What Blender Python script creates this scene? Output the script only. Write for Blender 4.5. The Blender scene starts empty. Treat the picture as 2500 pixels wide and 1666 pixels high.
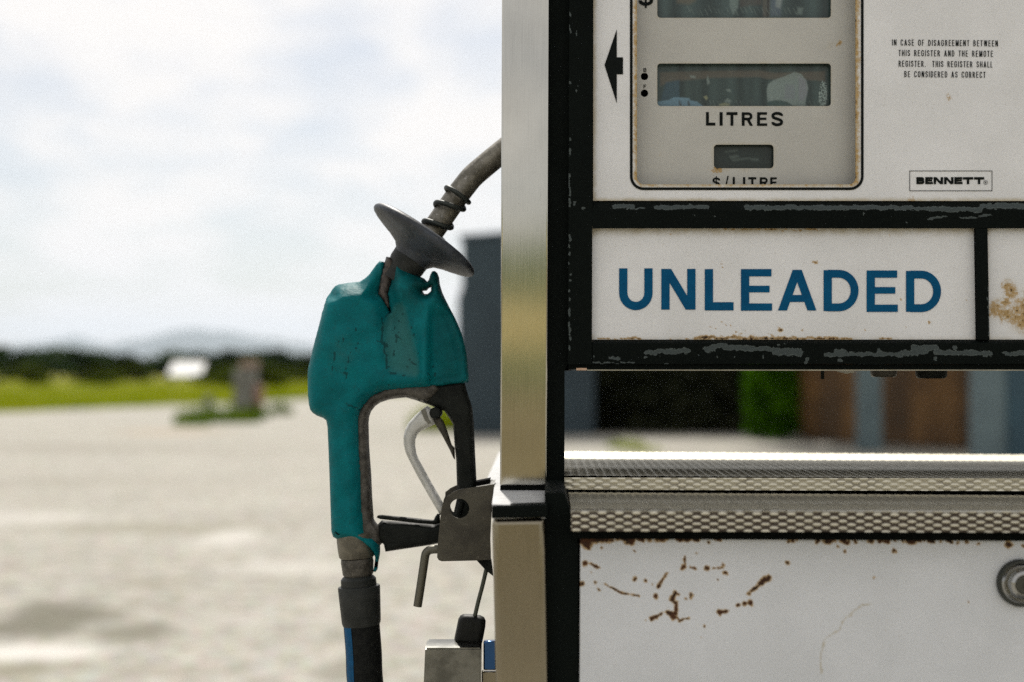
import bpy, bmesh, math, random
import numpy as np
from mathutils import Vector, Matrix
from mathutils.geometry import delaunay_2d_cdt
random.seed(7); rng = np.random.default_rng(7)
R = math.radians
S = bpy.context.scene
COL = S.collection

# ------------------------------------------------------------------ camera, sky, sun, exposure
CAM_H, CAM_D, FPX = 1.10, 1.16, 50/36*2500
cam_d = bpy.data.cameras.new('camera'); cam = bpy.data.objects.new('camera', cam_d); COL.objects.link(cam)
cam_d.lens = 50; cam_d.sensor_width = 36; cam_d.clip_start = 0.05; cam_d.clip_end = 60000
RM = Matrix.Rotation(R(1.534), 3, 'Z') @ Matrix.Rotation(R(90+1.19), 3, 'X') @ Matrix.Rotation(R(0.25), 3, 'Z')
CP = Vector((0, -CAM_D, CAM_H))
cam.matrix_world = Matrix.Translation(CP) @ RM.to_4x4()
cam_d.dof.use_dof = True; cam_d.dof.focus_distance = 1.175; cam_d.dof.aperture_fstop = 3.7
S.camera = cam

SUN_DIR = Vector((-0.07, 0.63, 0.775)).normalized()       # towards the sun: behind the pump, a little to the left
el = math.asin(SUN_DIR.z); az = math.atan2(SUN_DIR.x, SUN_DIR.y)
w = bpy.data.worlds.new('World'); S.world = w; w.use_nodes = True
nt = w.node_tree; nt.nodes.clear()
class NT:
    """tiny node helper"""
    def __init__(s, tree): s.t = tree
    def n(s, typ, inp=None, **kw):
        nd = s.t.nodes.new(typ)
        for k, v in kw.items(): setattr(nd, k, v)
        for k, v in (inp or {}).items(): s.set(nd.inputs[k], v)
        return nd
    def set(s, sock, v):
        if isinstance(v, bpy.types.NodeSocket): s.t.links.new(v, sock)
        elif isinstance(v, tuple) and len(v) == 3 and sock.type == 'RGBA': sock.default_value = (*v, 1)
        else: sock.default_value = v
    def math(s, op, a, b=0.0, c=0.0, clamp=False):
        nd = s.n('ShaderNodeMath', operation=op, use_clamp=clamp)
        for i, v in enumerate((a, b, c)): s.set(nd.inputs[i], v)
        return nd.outputs[0]
    def mix(s, f, a, b, blend='MIX'):
        nd = s.n('ShaderNodeMix', data_type='RGBA', blend_type=blend)
        s.set(nd.inputs[0], f); s.set(nd.inputs[6], a); s.set(nd.inputs[7], b)
        return nd.outputs[2]
    def noise(s, vec, scale, detail=4, rough=.55, dist=0.0):
        return s.n('ShaderNodeTexNoise', {'Vector': vec, 'Scale': scale, 'Detail': detail, 'Roughness': rough, 'Distortion': dist}).outputs[0]
    def step(s, v, a, b):
        nd = s.n('ShaderNodeMapRange', interpolation_type='SMOOTHSTEP')
        s.set(nd.inputs[0], v); nd.inputs[1].default_value = a; nd.inputs[2].default_value = b
        return nd.outputs[0]
    def map(s, vec, scale):
        nd = s.n('ShaderNodeMapping'); s.set(nd.inputs[0], vec); nd.inputs[3].default_value = scale
        return nd.outputs[0]
    def attr(s, name): return s.n('ShaderNodeAttribute', attribute_name=name)
N = NT(nt)
sky = N.n('ShaderNodeTexSky', sky_type='NISHITA', sun_disc=False, sun_elevation=el, sun_rotation=az, air_density=1.0, dust_density=1.0, ozone_density=1.2)
tc = N.n('ShaderNodeTexCoord').outputs['Generated']
sep = N.n('ShaderNodeSeparateXYZ', {0: tc})
zz = N.math('ADD', N.math('MAXIMUM', sep.outputs[2], 0.0), 0.22)
comb = N.n('ShaderNodeCombineXYZ', {0: N.math('DIVIDE', sep.outputs[0], zz), 1: N.math('DIVIDE', sep.outputs[1], zz), 2: 3.1})
c1 = N.noise(N.map(comb.outputs[0], (1.0, .75, 1)), 2.6, 5, .52, .25)
c2 = N.noise(comb.outputs[0], 6.5, 3, .5)
cf = N.step(N.math('ADD', N.math('MULTIPLY', c1, .8), N.math('MULTIPLY', c2, .2)), .34, .60)
cf = N.math('ADD', N.math('MULTIPLY', cf, .52), .48)      # a thin veil everywhere, thicker clouds over it
skyc = N.mix(cf, sky.outputs[0], (11.5, 11.1, 10.75))
bg = N.n('ShaderNodeBackground', {'Color': skyc, 'Strength': 0.08})
out = N.n('ShaderNodeOutputWorld', {'Surface': bg.outputs[0]})

sd = bpy.data.lights.new('sun', 'SUN'); so = bpy.data.objects.new('sun', sd); COL.objects.link(so)
sd.energy = 4.4; sd.angle = R(0.6); sd.color = (1, .95, .87)
so.rotation_euler = SUN_DIR.to_track_quat('Z', 'Y').to_euler()
S.view_settings.view_transform = 'Standard'; S.view_settings.look = 'None'
S.view_settings.exposure = 0.12; S.view_settings.gamma = 1.0; S.view_settings.use_curve_mapping = False
S.render.engine = 'CYCLES'; S.cycles.max_bounces = 8; S.cycles.sample_clamp_indirect = 2.0; S.cycles.use_denoising = False

# ------------------------------------------------------------------ from photo pixels to places
RN = np.array(RM); CN = np.array(CP)
def U(px, py, y):
    """the point of the plane Y=y seen at photo pixel (px,py)"""
    d = RN @ np.array([(px-1250)/FPX, -(py-833)/FPX, -1.0])
    return Vector(CN + d*((y-CN[1])/d[1]))
def UA(P, y):
    P = np.asarray(P, float); y = np.broadcast_to(np.asarray(y, float), (len(P),))
    d = np.stack([(P[:, 0]-1250)/FPX, -(P[:, 1]-833)/FPX, -np.ones(len(P))], 1) @ RN.T
    return CN + d*((y-CN[1])/d[:, 1])[:, None]
def G(px, py, z=0.0):
    """the point of the ground seen at photo pixel (px,py)"""
    d = RN @ np.array([(px-1250)/FPX, -(py-833)/FPX, -1.0])
    return Vector(CN + d*((z-CN[2])/d[2]))
def PX(n, y): return n*(y+CAM_D)/FPX          # n photo pixels as metres at depth y

# ------------------------------------------------------------------ object helpers
def link(name, me, mat=None, parent=None):
    o = bpy.data.objects.new(name, me); COL.objects.link(o)
    if mat: me.materials.append(mat)
    if parent is not None:
        o.parent = parent; o.matrix_parent_inverse = parent.matrix_world.inverted()
    return o
def tag(o, label, cat, group=None):
    o['label'] = label; o['category'] = cat
    if group: o['group'] = group
    return o
def thing(name, loc, label, cat, group=None):
    o = bpy.data.objects.new(name, None); COL.objects.link(o)
    o.location = loc; o.matrix_world = Matrix.Translation(loc); o.empty_display_size = .05
    return tag(o, label, cat, group)
def struct(o, kind='structure'): o['kind'] = kind; return o
def smooth(me, ang=None):
    me.polygons.foreach_set('use_smooth', [True]*len(me.polygons))
    if ang: me.set_sharp_from_angle(angle=R(ang))
def from_bm(name, bm, mat, parent=None, sm=None):
    me = bpy.data.meshes.new(name)
    bmesh.ops.recalc_face_normals(bm, faces=bm.faces)
    bm.to_mesh(me); bm.free()
    if sm: smooth(me, sm)
    return link(name, me, mat, parent)
def add_box(bm, x0, x1, y0, y1, z0, z1):
    v = [bm.verts.new(p) for p in ((x0,y0,z0),(x1,y0,z0),(x1,y1,z0),(x0,y1,z0),(x0,y0,z1),(x1,y0,z1),(x1,y1,z1),(x0,y1,z1))]
    for f in ((0,3,2,1),(4,5,6,7),(0,1,5,4),(1,2,6,5),(2,3,7,6),(3,0,4,7)): bm.faces.new([v[i] for i in f])
def soft_bevel(bm, off, seg):
    r = bmesh.ops.bevel(bm, geom=bm.edges[:], offset=off, segments=seg, affect='EDGES', profile=.5, clamp_overlap=True)
    for f in r['faces']: f.smooth = True
def box(name, x0, x1, y0, y1, z0, z1, mat, parent=None, bev=0.0, seg=2):
    bm = bmesh.new(); add_box(bm, x0, x1, y0, y1, z0, z1)
    if bev: soft_bevel(bm, bev, seg)
    return from_bm(name, bm, mat, parent)
def prism(name, pts, yf, yb, mat, parent=None, bev=0.0, seg=2):
    """pixel outline standing at depth yf, pulled straight back to yb"""
    P = UA(pts, yf); bm = bmesh.new()
    f = [bm.verts.new(p) for p in P]; b = [bm.verts.new((p[0], yb, p[2])) for p in P]
    n = len(f); bm.faces.new(f); bm.faces.new(b[::-1])
    for i in range(n): bm.faces.new((f[i], b[i], b[(i+1) % n], f[(i+1) % n]))
    bmesh.ops.recalc_face_normals(bm, faces=bm.faces)
    if bev: soft_bevel(bm, bev, seg)
    return from_bm(name, bm, mat, parent)
def rect(x0, y0, x1, y1): return [(x0, y1), (x1, y1), (x1, y0), (x0, y0)]
def rrect(x0, y0, x1, y1, r, n=6):
    o = []
    for cx, cy, a0 in ((x1-r, y1-r, 0), (x0+r, y1-r, 90), (x0+r, y0+r, 180), (x1-r, y0+r, 270)):
        for i in range(n+1):
            a = R(a0+90*i/n); o.append((cx+r*math.cos(a), cy+r*math.sin(a)))
    return o
def circ(cx, cy, r, n=24): return [(cx+r*math.cos(2*math.pi*i/n), cy+r*math.sin(2*math.pi*i/n)) for i in range(n)]
def tube(name, pts, rad, mat, parent=None, seg=16, bm=None, cap=True):
    own = bm is None
    if own: bm = bmesh.new()
    pts = [Vector(p) for p in pts]; n = len(pts)
    rads = rad if isinstance(rad, (list, tuple)) else [rad]*n
    t0 = (pts[1]-pts[0]).normalized(); ref = t0.orthogonal().normalized(); rings = []
    for i, p in enumerate(pts):
        t = (pts[min(i+1, n-1)]-pts[max(i-1, 0)]).normalized()
        ref = (ref - t*ref.dot(t)).normalized(); bi = t.cross(ref)
        rings.append([bm.verts.new(p + (ref*math.cos(a)+bi*math.sin(a))*rads[i]) for a in [2*math.pi*k/seg for k in range(seg)]])
    for a, b in zip(rings, rings[1:]):
        for k in range(seg): bm.faces.new((a[k], a[(k+1) % seg], b[(k+1) % seg], b[k]))
    if cap: bm.faces.new(rings[0][::-1]); bm.faces.new(rings[-1])
    if own: return from_bm(name, bm, mat, parent, 45)
def lathe(name, org, axis, prof, mat, parent=None, seg=32, sharp=40):
    axis = Vector(axis).normalized(); u = axis.orthogonal().normalized(); v = axis.cross(u); bm = bmesh.new(); rings = []
    for t, r in prof:
        c = Vector(org)+axis*t
        rings.append([bm.verts.new(c+(u*math.cos(a)+v*math.sin(a))*max(r, 1e-5)) for a in [2*math.pi*k/seg for k in range(seg)]])
    for a, b in zip(rings, rings[1:]):
        for k in range(seg): bm.faces.new((a[k], a[(k+1) % seg], b[(k+1) % seg], b[k]))
    bm.faces.new(rings[0][::-1]); bm.faces.new(rings[-1])
    return from_bm(name, bm, mat, parent, sharp)
def smooth_path(pts, n=8, closed=False):
    pts = [Vector(p) for p in pts]; m = len(pts); out = []
    for i in range(m if closed else m-1):
        g = lambda k: pts[k % m] if closed else pts[max(0, min(m-1, k))]
        p0, p1, p2, p3 = g(i-1), g(i), g(i+1), g(i+2)
        for k in range(n):
            t = k/n
            out.append(.5*((2*p1)+(p2-p0)*t+(2*p0-5*p1+4*p2-p3)*t*t+(3*p1-p0-3*p2+p3)*t**3))
    if not closed: out.append(pts[-1])
    return out
# ---- 2-D sets of triangles
def resample(loop, step):
    o = []
    for i, a in enumerate(loop):
        b = loop[(i+1) % len(loop)]; L = math.hypot(b[0]-a[0], b[1]-a[1]); k = max(1, int(round(L/step)))
        for j in range(k): o.append((a[0]+(b[0]-a[0])*j/k, a[1]+(b[1]-a[1])*j/k))
    return o
def inside(P, loop):
    P = np.asarray(P, float); x, y = P[:, 0], P[:, 1]; r = np.zeros(len(P), bool); L = np.asarray(loop, float); M = np.roll(L, -1, 0)
    for (x1, y1), (x2, y2) in zip(L, M):
        if y1 == y2: continue
        r ^= ((y1 > y) != (y2 > y)) & (x < (x2-x1)*(y-y1)/(y2-y1)+x1)
    return r
def seg_dist(P, a, b):
    P = np.asarray(P, float); a = np.asarray(a, float); b = np.asarray(b, float); d = b-a; L = (d@d) or 1e-9
    t = np.clip(((P-a)@d)/L, 0, 1)
    return np.hypot(*(P-a-t[:, None]*d).T)
def loop_dist(P, loops):
    r = np.full(len(P), 1e9)
    for lp in loops:
        for i in range(len(lp)): r = np.minimum(r, seg_dist(P, lp[i], lp[(i+1) % len(lp)]))
    return r
def triangulate(outer, holes, step=None, edge=None):
    loops = [outer]+list(holes)
    if edge: loops = [resample(l, edge) for l in loops]
    V, E = [], []
    for l in loops:
        k = len(V); V += [tuple(p) for p in l]; E += [(k+i, k+(i+1) % len(l)) for i in range(len(l))]
    nb = len(V)
    if step:
        A = np.asarray(outer); xs = np.arange(A[:, 0].min(), A[:, 0].max(), step); ys = np.arange(A[:, 1].min(), A[:, 1].max(), step)
        P = np.stack(np.meshgrid(xs, ys), -1).reshape(-1, 2)+rng.uniform(-.15, .15, (len(xs)*len(ys), 2))*step
        P = P[inside(P, loops[0])]
        for h in loops[1:]: P = P[~inside(P, h)]
        P = P[loop_dist(P, loops) > step*.55]
        V += [tuple(p) for p in P]
    vo, eo, fo, *_ = delaunay_2d_cdt([Vector(v) for v in V], E, [], 0, 1e-4)
    vo = np.array([tuple(v) for v in vo]); F = np.array([f for f in fo])
    c = vo[F].mean(1); k = inside(c, loops[0])
    for h in loops[1:]: k &= ~inside(c, h)
    F = F[k]
    a, b, d = vo[F[:, 0]], vo[F[:, 1]], vo[F[:, 2]]
    flip = ((b-a)[:, 0]*(d-a)[:, 1]-(b-a)[:, 1]*(d-a)[:, 0]) > 0     # pixel y runs down
    F[flip] = F[flip][:, ::-1]
    return vo, F, loops
def set_attr(me, vals):
    for k, v in (vals or {}).items():
        if np.ndim(v) == 2:
            a = me.attributes.new(k, 'FLOAT_COLOR', 'POINT'); a.data.foreach_set('color', np.concatenate([v, np.ones((len(v), 1))], 1).ravel().astype(np.float32))
        else:
            a = me.attributes.new(k, 'FLOAT', 'POINT'); a.data.foreach_set('value', np.asarray(v, np.float32))
def sheet(name, outer, holes, y, thick, mat, parent=None, step=None, edge=None, attrs=None):
    """plate with holes: front at depth y, walls and back if thick"""
    V, F, loops = triangulate(outer, holes, step, edge)
    W = UA(V, y); n = len(W); verts = W; faces = [tuple(int(i) for i in f) for f in F]
    if thick:
        B = W.copy(); B[:, 1] += thick; verts = np.concatenate([W, B])
        faces += [tuple(i+n for i in f[::-1]) for f in faces]
        cnt = {}
        for f in F:
            for i in range(3): cnt[(int(f[i]), int(f[(i+1) % 3]))] = 1
        for (i, j) in list(cnt):
            if (j, i) not in cnt: faces.append((j, i, i+n, j+n))
    me = bpy.data.meshes.new(name); me.from_pydata([tuple(v) for v in verts], [], faces)
    if attrs:
        A = attrs(V); set_attr(me, {k: (np.concatenate([v, v]) if thick else v) for k, v in A.items()})
    me.update()
    return link(name, me, mat, parent)
def grid(name, x0, y0, x1, y1, y, step, mat, parent=None, attrs=None, corners=None, disp=None):
    """rectangular front sheet (pixels) on a regular grid; corners = 4 pixel corners tl,tr,br,bl"""
    nx, ny = max(2, int((x1-x0)/step)+1), max(2, int((y1-y0)/step)+1)
    u, v = np.meshgrid(np.linspace(0, 1, nx), np.linspace(0, 1, ny)); u = u.ravel()[:, None]; v = v.ravel()[:, None]
    tl, tr, br, bl = [np.array(c, float) for c in (corners or ((x0, y0), (x1, y0), (x1, y1), (x0, y1)))]
    P = (tl*(1-u)+tr*u)*(1-v)+(bl*(1-u)+br*u)*v
    W = UA(P, y)
    if disp is not None: W[:, 1] -= disp(P)
    me = bpy.data.meshes.new(name)
    idx = np.arange(nx*ny).reshape(ny, nx)
    F = np.stack([idx[:-1, :-1], idx[1:, :-1], idx[1:, 1:], idx[:-1, 1:]], -1).reshape(-1, 4)
    me.from_pydata(W.tolist(), [], F.tolist())
    if attrs: set_attr(me, attrs(P))
    smooth(me); me.update()
    return link(name, me, mat, parent)
def inflate(name, outer, holes, y0, T, Rpx, step, mat, parent=None, attrs=None, extra=None, pw=.5, Tb=None, prof=None):
    """a solid swelling from its pixel outline to half thickness T (metres) within Rpx pixels of the edge"""
    V, F, loops = triangulate(outer, holes, step, step*.8)
    d = np.clip(loop_dist(V, loops)/Rpx, 0, 1); h = T*(1-(1-d)**2)**pw
    hb = h*((Tb or T)/T)
    if prof is not None: h = prof(V, d, h)
    if extra is not None: h = np.where(d > 1e-6, np.maximum(h+extra(V)*np.minimum(1, d*2), 0), 0)
    W = UA(V, y0); A = W.copy(); A[:, 1] -= h; B = W.copy(); B[:, 1] += hb
    n = len(W); edge = d < 1e-6; bi = np.where(edge, np.arange(n), np.arange(n)+n)
    faces = [tuple(int(i) for i in f) for f in F]+[tuple(int(bi[i]) for i in f[::-1]) for f in F]
    me = bpy.data.meshes.new(name); me.from_pydata(np.concatenate([A, B]).tolist(), [], faces)
    if attrs: set_attr(me, {k: np.concatenate([v, v]) for k, v in attrs(V).items()})
    me.update()
    bm = bmesh.new(); bm.from_mesh(me); bmesh.ops.delete(bm, geom=[v for v in bm.verts if not v.link_faces], context='VERTS'); bm.to_mesh(me); bm.free()
    smooth(me)
    return link(name, me, mat, parent)

# ------------------------------------------------------------------ materials
def mat(name, color=(.5, .5, .5), rough=.5, metal=0.0, spec=.5, build=None, **kw):
    m = bpy.data.materials.new(name); m.use_nodes = True
    b = m.node_tree.nodes['Principled BSDF']; n = NT(m.node_tree)
    n.set(b.inputs['Base Color'], color); b.inputs['Roughness'].default_value = rough; b.inputs['Metallic'].default_value = metal
    b.inputs['Specular IOR Level'].default_value = spec
    for k, v in kw.items(): n.set(b.inputs[k], v)
    n.oc = n.n('ShaderNodeTexCoord').outputs['Object']; n.b = b
    if build: build(n, b)
    return m
def bump(n, b, h, strength=.3, dist=.001):
    bp = n.n('ShaderNodeBump', {'Height': h, 'Strength': strength, 'Distance': dist}); n.set(b.inputs['Normal'], bp.outputs[0])
def mottled(c1, c2, scale, lo=.35, hi=.65, detail=5, bumps=None, c3=None):
    def f(n, b):
        m = n.step(n.noise(n.oc, scale, detail, .6), lo, hi); c = n.mix(m, c1, c2)
        if c3: c = n.mix(n.step(n.noise(n.oc, scale*4.3, 4, .6), .58, .72), c, c3)
        n.set(b.inputs['Base Color'], c)
        if bumps: bump(n, b, n.noise(n.oc, bumps[0], 4), bumps[1], bumps[2])
    return f
def enamel_nodes(c1=(.75, .755, .765), c2=(.68, .685, .69)):
    def f(n, b):
        base = n.mix(n.step(n.noise(n.oc, 14, 4, .6), .3, .7), c1, c2)
        base = n.mix(n.step(n.noise(n.oc, 900, 2, .5), .66, .76), base, (.52, .50, .46))
        nz = n.noise(n.oc, 420, 5, .65); nb = n.noise(n.oc, 110, 4, .6)
        r = n.attr('rust').outputs['Fac']; g = n.attr('grime').outputs['Fac']
        gv = n.math('ADD', g, n.math('MULTIPLY', n.math('SUBTRACT', nb, .5), n.math('MULTIPLY', g, 1.6)))
        base = n.mix(n.math('MULTIPLY', n.step(gv, .15, 1.0), .75), base, (.40, .335, .20))
        v = n.math('ADD', r, n.math('MULTIPLY', n.math('SUBTRACT', nz, .5), 1.3))
        on = n.step(r, .04, .15)
        halo = n.math('MULTIPLY', n.step(v, .17, .52), on)
        core = n.math('MULTIPLY', n.step(v, .56, .72), on)
        base = n.mix(n.math('MULTIPLY', halo, .85), base, n.mix(nz, (.29, .165, .035), (.47, .30, .09)))
        base = n.mix(core, base, n.mix(n.step(nb, .35, .65), (.022, .011, .006), (.068, .024, .008)))
        n.set(b.inputs['Base Color'], base)
        n.set(b.inputs['Roughness'], n.math('ADD', n.math('MULTIPLY', halo, .45), .42))
        bump(n, b, n.math('ADD', n.math('MULTIPLY', core, -.6), n.math('MULTIPLY', n.noise(n.oc, 60, 3), .25)), .35, .0008)
    return f
M_ENAMEL = mat('white_enamel', spec=.4, build=enamel_nodes())
M_DOOR = mat('door_enamel', spec=.4, build=enamel_nodes((.645, .665, .695), (.585, .605, .63)))
M_PLATE = mat('register_grey', spec=.35, build=enamel_nodes((.49, .485, .45), (.44, .435, .405)))
def black_nodes(n, b):
    r = n.attr('chip').outputs['Fac']
    nz = n.noise(n.map(n.oc, (1, 1, 2.0)), 260, 7, .70)
    v = n.math('ADD', r, n.math('MULTIPLY', n.math('SUBTRACT', nz, .5), 2.3))
    m = n.math('MULTIPLY', n.step(v, .52, .56), n.step(r, .04, .15))
    ed_ = n.math('MULTIPLY', m, n.math('SUBTRACT', 1.0, n.step(v, .56, .68)))
    sp = n.step(n.noise(n.oc, 620, 3, .5), .73, .76)
    m = n.math('MAXIMUM', m, n.math('MULTIPLY', sp, .35))
    c = n.mix(m, n.mix(n.noise(n.oc, 25, 4), (.0020, .0034, .0029), (.0048, .0070, .0060)), n.mix(nz, (.026, .036, .036), (.085, .10, .10)))
    c = n.mix(n.math('MULTIPLY', ed_, .6), c, (.17, .20, .19))
    n.set(b.inputs['Base Color'], c)
    n.set(b.inputs['Roughness'], n.math('ADD', n.math('MULTIPLY', n.noise(n.oc, 80, 3), .3), .45))
    bump(n, b, n.math('ADD', n.math('MULTIPLY', m, -.5), n.math('MULTIPLY', nz, .25)), .4, .0006)
M_BLACK = mat('chipped_black_paint', spec=.05, build=black_nodes)
M_DARK = mat('dark_recess', (.004, .005, .0045), .8, spec=.04)
def steel_nodes(c, rough):
    def f(n, b):
        st = n.noise(n.map(n.oc, (1, 1, .012)), 1500, 3, .6); cl = n.noise(n.oc, 18, 4)
        sp = n.step(n.noise(n.oc, 330, 2), .76, .80)
        scr = n.step(n.noise(n.map(n.oc, (1, 1, .05)), 420, 2, .5, .6), .70, .74)
        k = n.math('ADD', n.math('MULTIPLY', st, .34), n.math('ADD', n.math('MULTIPLY', cl, .34), .64))
        k = n.math('SUBTRACT', k, n.math('MULTIPLY', scr, .10))
        cc = n.mix(1.0, c, n.n('ShaderNodeCombineColor', {0: k, 1: k, 2: k}).outputs[0], 'MULTIPLY')
        n.set(b.inputs['Base Color'], n.mix(n.math('MULTIPLY', sp, .6), cc, (.13, .09, .05)))
        n.set(b.inputs['Roughness'], n.math('ADD', n.math('MULTIPLY', st, .06), rough))
        bump(n, b, st, .10, .0002)
    return f
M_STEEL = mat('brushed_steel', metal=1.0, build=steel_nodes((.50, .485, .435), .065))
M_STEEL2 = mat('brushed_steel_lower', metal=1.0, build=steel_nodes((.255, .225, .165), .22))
M_ALU = mat('embossed_aluminium', (.62, .61, .58), .30, 1.0, build=mottled((.42, .41, .37), (.30, .29, .26), 30, bumps=(500, .08, .0005)))
def alu_nodes(n, b):
    l = n.attr('lens').outputs['Fac']; nz = n.noise(n.oc, 60, 4, .6)
    a = n.mix(nz, (.70, .66, .54), (.53, .50, .40))
    n.set(b.inputs['Base Color'], n.mix(n.step(n.math('ADD', l, n.math('MULTIPLY', n.math('SUBTRACT', nz, .5), .5)), .02, .45), (.075, .060, .050), a))
    n.set(b.inputs['Roughness'], n.math('ADD', n.math('MULTIPLY', nz, .15), .40))
M_EMB = mat('embossed_pillow_sheet', metal=.9, spec=.5, build=alu_nodes)
M_ALUD = mat('dull_aluminium', (.42, .41, .39), .5, .9)
M_TRIM = mat('trim_grey', (.20, .20, .19), .5, .6)
M_PRINT = mat('black_print', (.006, .008, .0075), .6, spec=.06)
M_BLUEPRINT = mat('blue_vinyl', rough=.5, spec=.08, build=mottled((.0008, .068, .165), (.0012, .080, .185), 60))
M_GLASS = mat('dirty_window', rough=.30, spec=.4, build=lambda n, b: (
    n.set(b.inputs['Base Color'], n.mix(n.math('MULTIPLY', n.noise(n.oc, 800, 4, .7), .5), n.attr('dirt').outputs['Color'], n.mix(1.0, n.attr('dirt').outputs['Color'], (.35, .42, .38), 'MULTIPLY')))))
def teal_nodes(n, b):
    w_ = n.attr('wear').outputs['Fac']; k = n.attr('scratch').outputs['Fac']
    nz = n.noise(n.oc, 300, 5, .65); nb = n.noise(n.oc, 45, 4, .6)
    c = n.mix(n.step(nb, .3, .7), (.0005, .150, .168), (.0008, .108, .122))
    c = n.mix(n.math('MULTIPLY', n.step(nz, .52, .7), .35), c, (.012, .075, .075))
    v = n.math('ADD', w_, n.math('MULTIPLY', n.math('SUBTRACT', nz, .5), .5))
    c = n.mix(n.math('MULTIPLY', n.step(v, .10, 1.0), .50), c, (.050, .150, .138))
    oil_shade = n.math('MULTIPLY', n.attr('oil_shade').outputs['Fac'], n.math('ADD', n.step(nb, .25, .65), .25, clamp=True))
    c = n.mix(n.math('MULTIPLY', oil_shade, .85), c, (.002, .026, .024))
    v = n.math('ADD', k, n.math('MULTIPLY', n.math('SUBTRACT', nz, .5), .9))
    c = n.mix(n.math('MULTIPLY', n.math('MULTIPLY', n.step(v, .40, .66), n.step(k, .05, .2)), .62), c, (.006, .022, .022))
    n.set(b.inputs['Base Color'], c)
    wr = n.n('ShaderNodeTexNoise', {'Vector': n.oc, 'Scale': 75.0, 'Detail': 5.0, 'Roughness': .6, 'Distortion': 1.6}, noise_type='RIDGED_MULTIFRACTAL').outputs[0]
    bump(n, b, n.math('ADD', n.math('ADD', n.noise(n.oc, 120, 4), n.math('MULTIPLY', nz, .5)), n.math('MULTIPLY', wr, -.35)), .34, .002)
M_TEAL = mat('worn_teal_rubber', rough=.55, spec=.10, build=teal_nodes)
M_CAST = mat('grimy_cast_metal', rough=.5, metal=.25, build=mottled((.085, .078, .066), (.03, .027, .022), 130, bumps=(260, .4, .001), c3=(.17, .155, .13)))
M_GUARD = mat('black_guard', rough=.55, spec=.10, build=mottled((.008, .0095, .0085), (.014, .016, .014), 90, bumps=(400, .2, .0006)))
M_SPOUT = mat('weathered_spout', rough=.45, metal=.6, build=mottled((.24, .225, .19), (.12, .112, .09), 90, bumps=(260, .25, .0008), c3=(.34, .33, .31)))
M_SPRING = mat('spring_wire', (.030, .036, .033), .5, .5)
M_DISC = mat('grey_splash_guard', rough=.5, spec=.35, build=mottled((.046, .055, .070), (.027, .031, .037), 55, bumps=(180, .3, .0012), c3=(.085, .088, .09)))
M_LEVER = mat('pale_lever', rough=.38, spec=.5, build=mottled((.60, .60, .57), (.50, .50, .47), 60))
M_BRACKET = mat('grey_bracket_steel', rough=.5, metal=.45, build=mottled((.082, .076, .058), (.045, .041, .033), 45, bumps=(350, .25, .0008), c3=(.115, .105, .085)))
M_RUBBER = mat('hose_rubber', rough=.6, spec=.10, build=mottled((.007, .008, .008), (.014, .015, .014), 200, bumps=(300, .3, .0008)))
M_STRIPE = mat('hose_blue_stripe', spec=.12, rough=.5, build=mottled((.004, .075, .185), (.005, .055, .13), 160, c3=(.02, .05, .09)))
M_FERRULE = mat('ferrule_plastic', rough=.5, spec=.15, build=mottled((.020, .0225, .021), (.033, .035, .033), 70, bumps=(400, .2, .0006)))
M_BRASS = mat('dull_swivel_metal', rough=.5, metal=.5, build=mottled((.17, .155, .12), (.10, .092, .072), 120, bumps=(300, .3, .0008)))
M_LOCK = mat('lock_steel', rough=.28, metal=.95, build=mottled((.20, .20, .185), (.12, .12, .11), 60, bumps=(300, .15, .0005)))
M_CHROME = mat('polished_chrome', (.75, .77, .82), .08, 1.0)
M_CABLE = mat('coated_cable', (.055, .062, .045), .5)
M_HOLE = mat('slot_black', (.004, .004, .004), .9, spec=.05)
def clean(V): return {'rust': np.zeros(len(V)), 'grime': np.zeros(len(V))}

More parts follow.
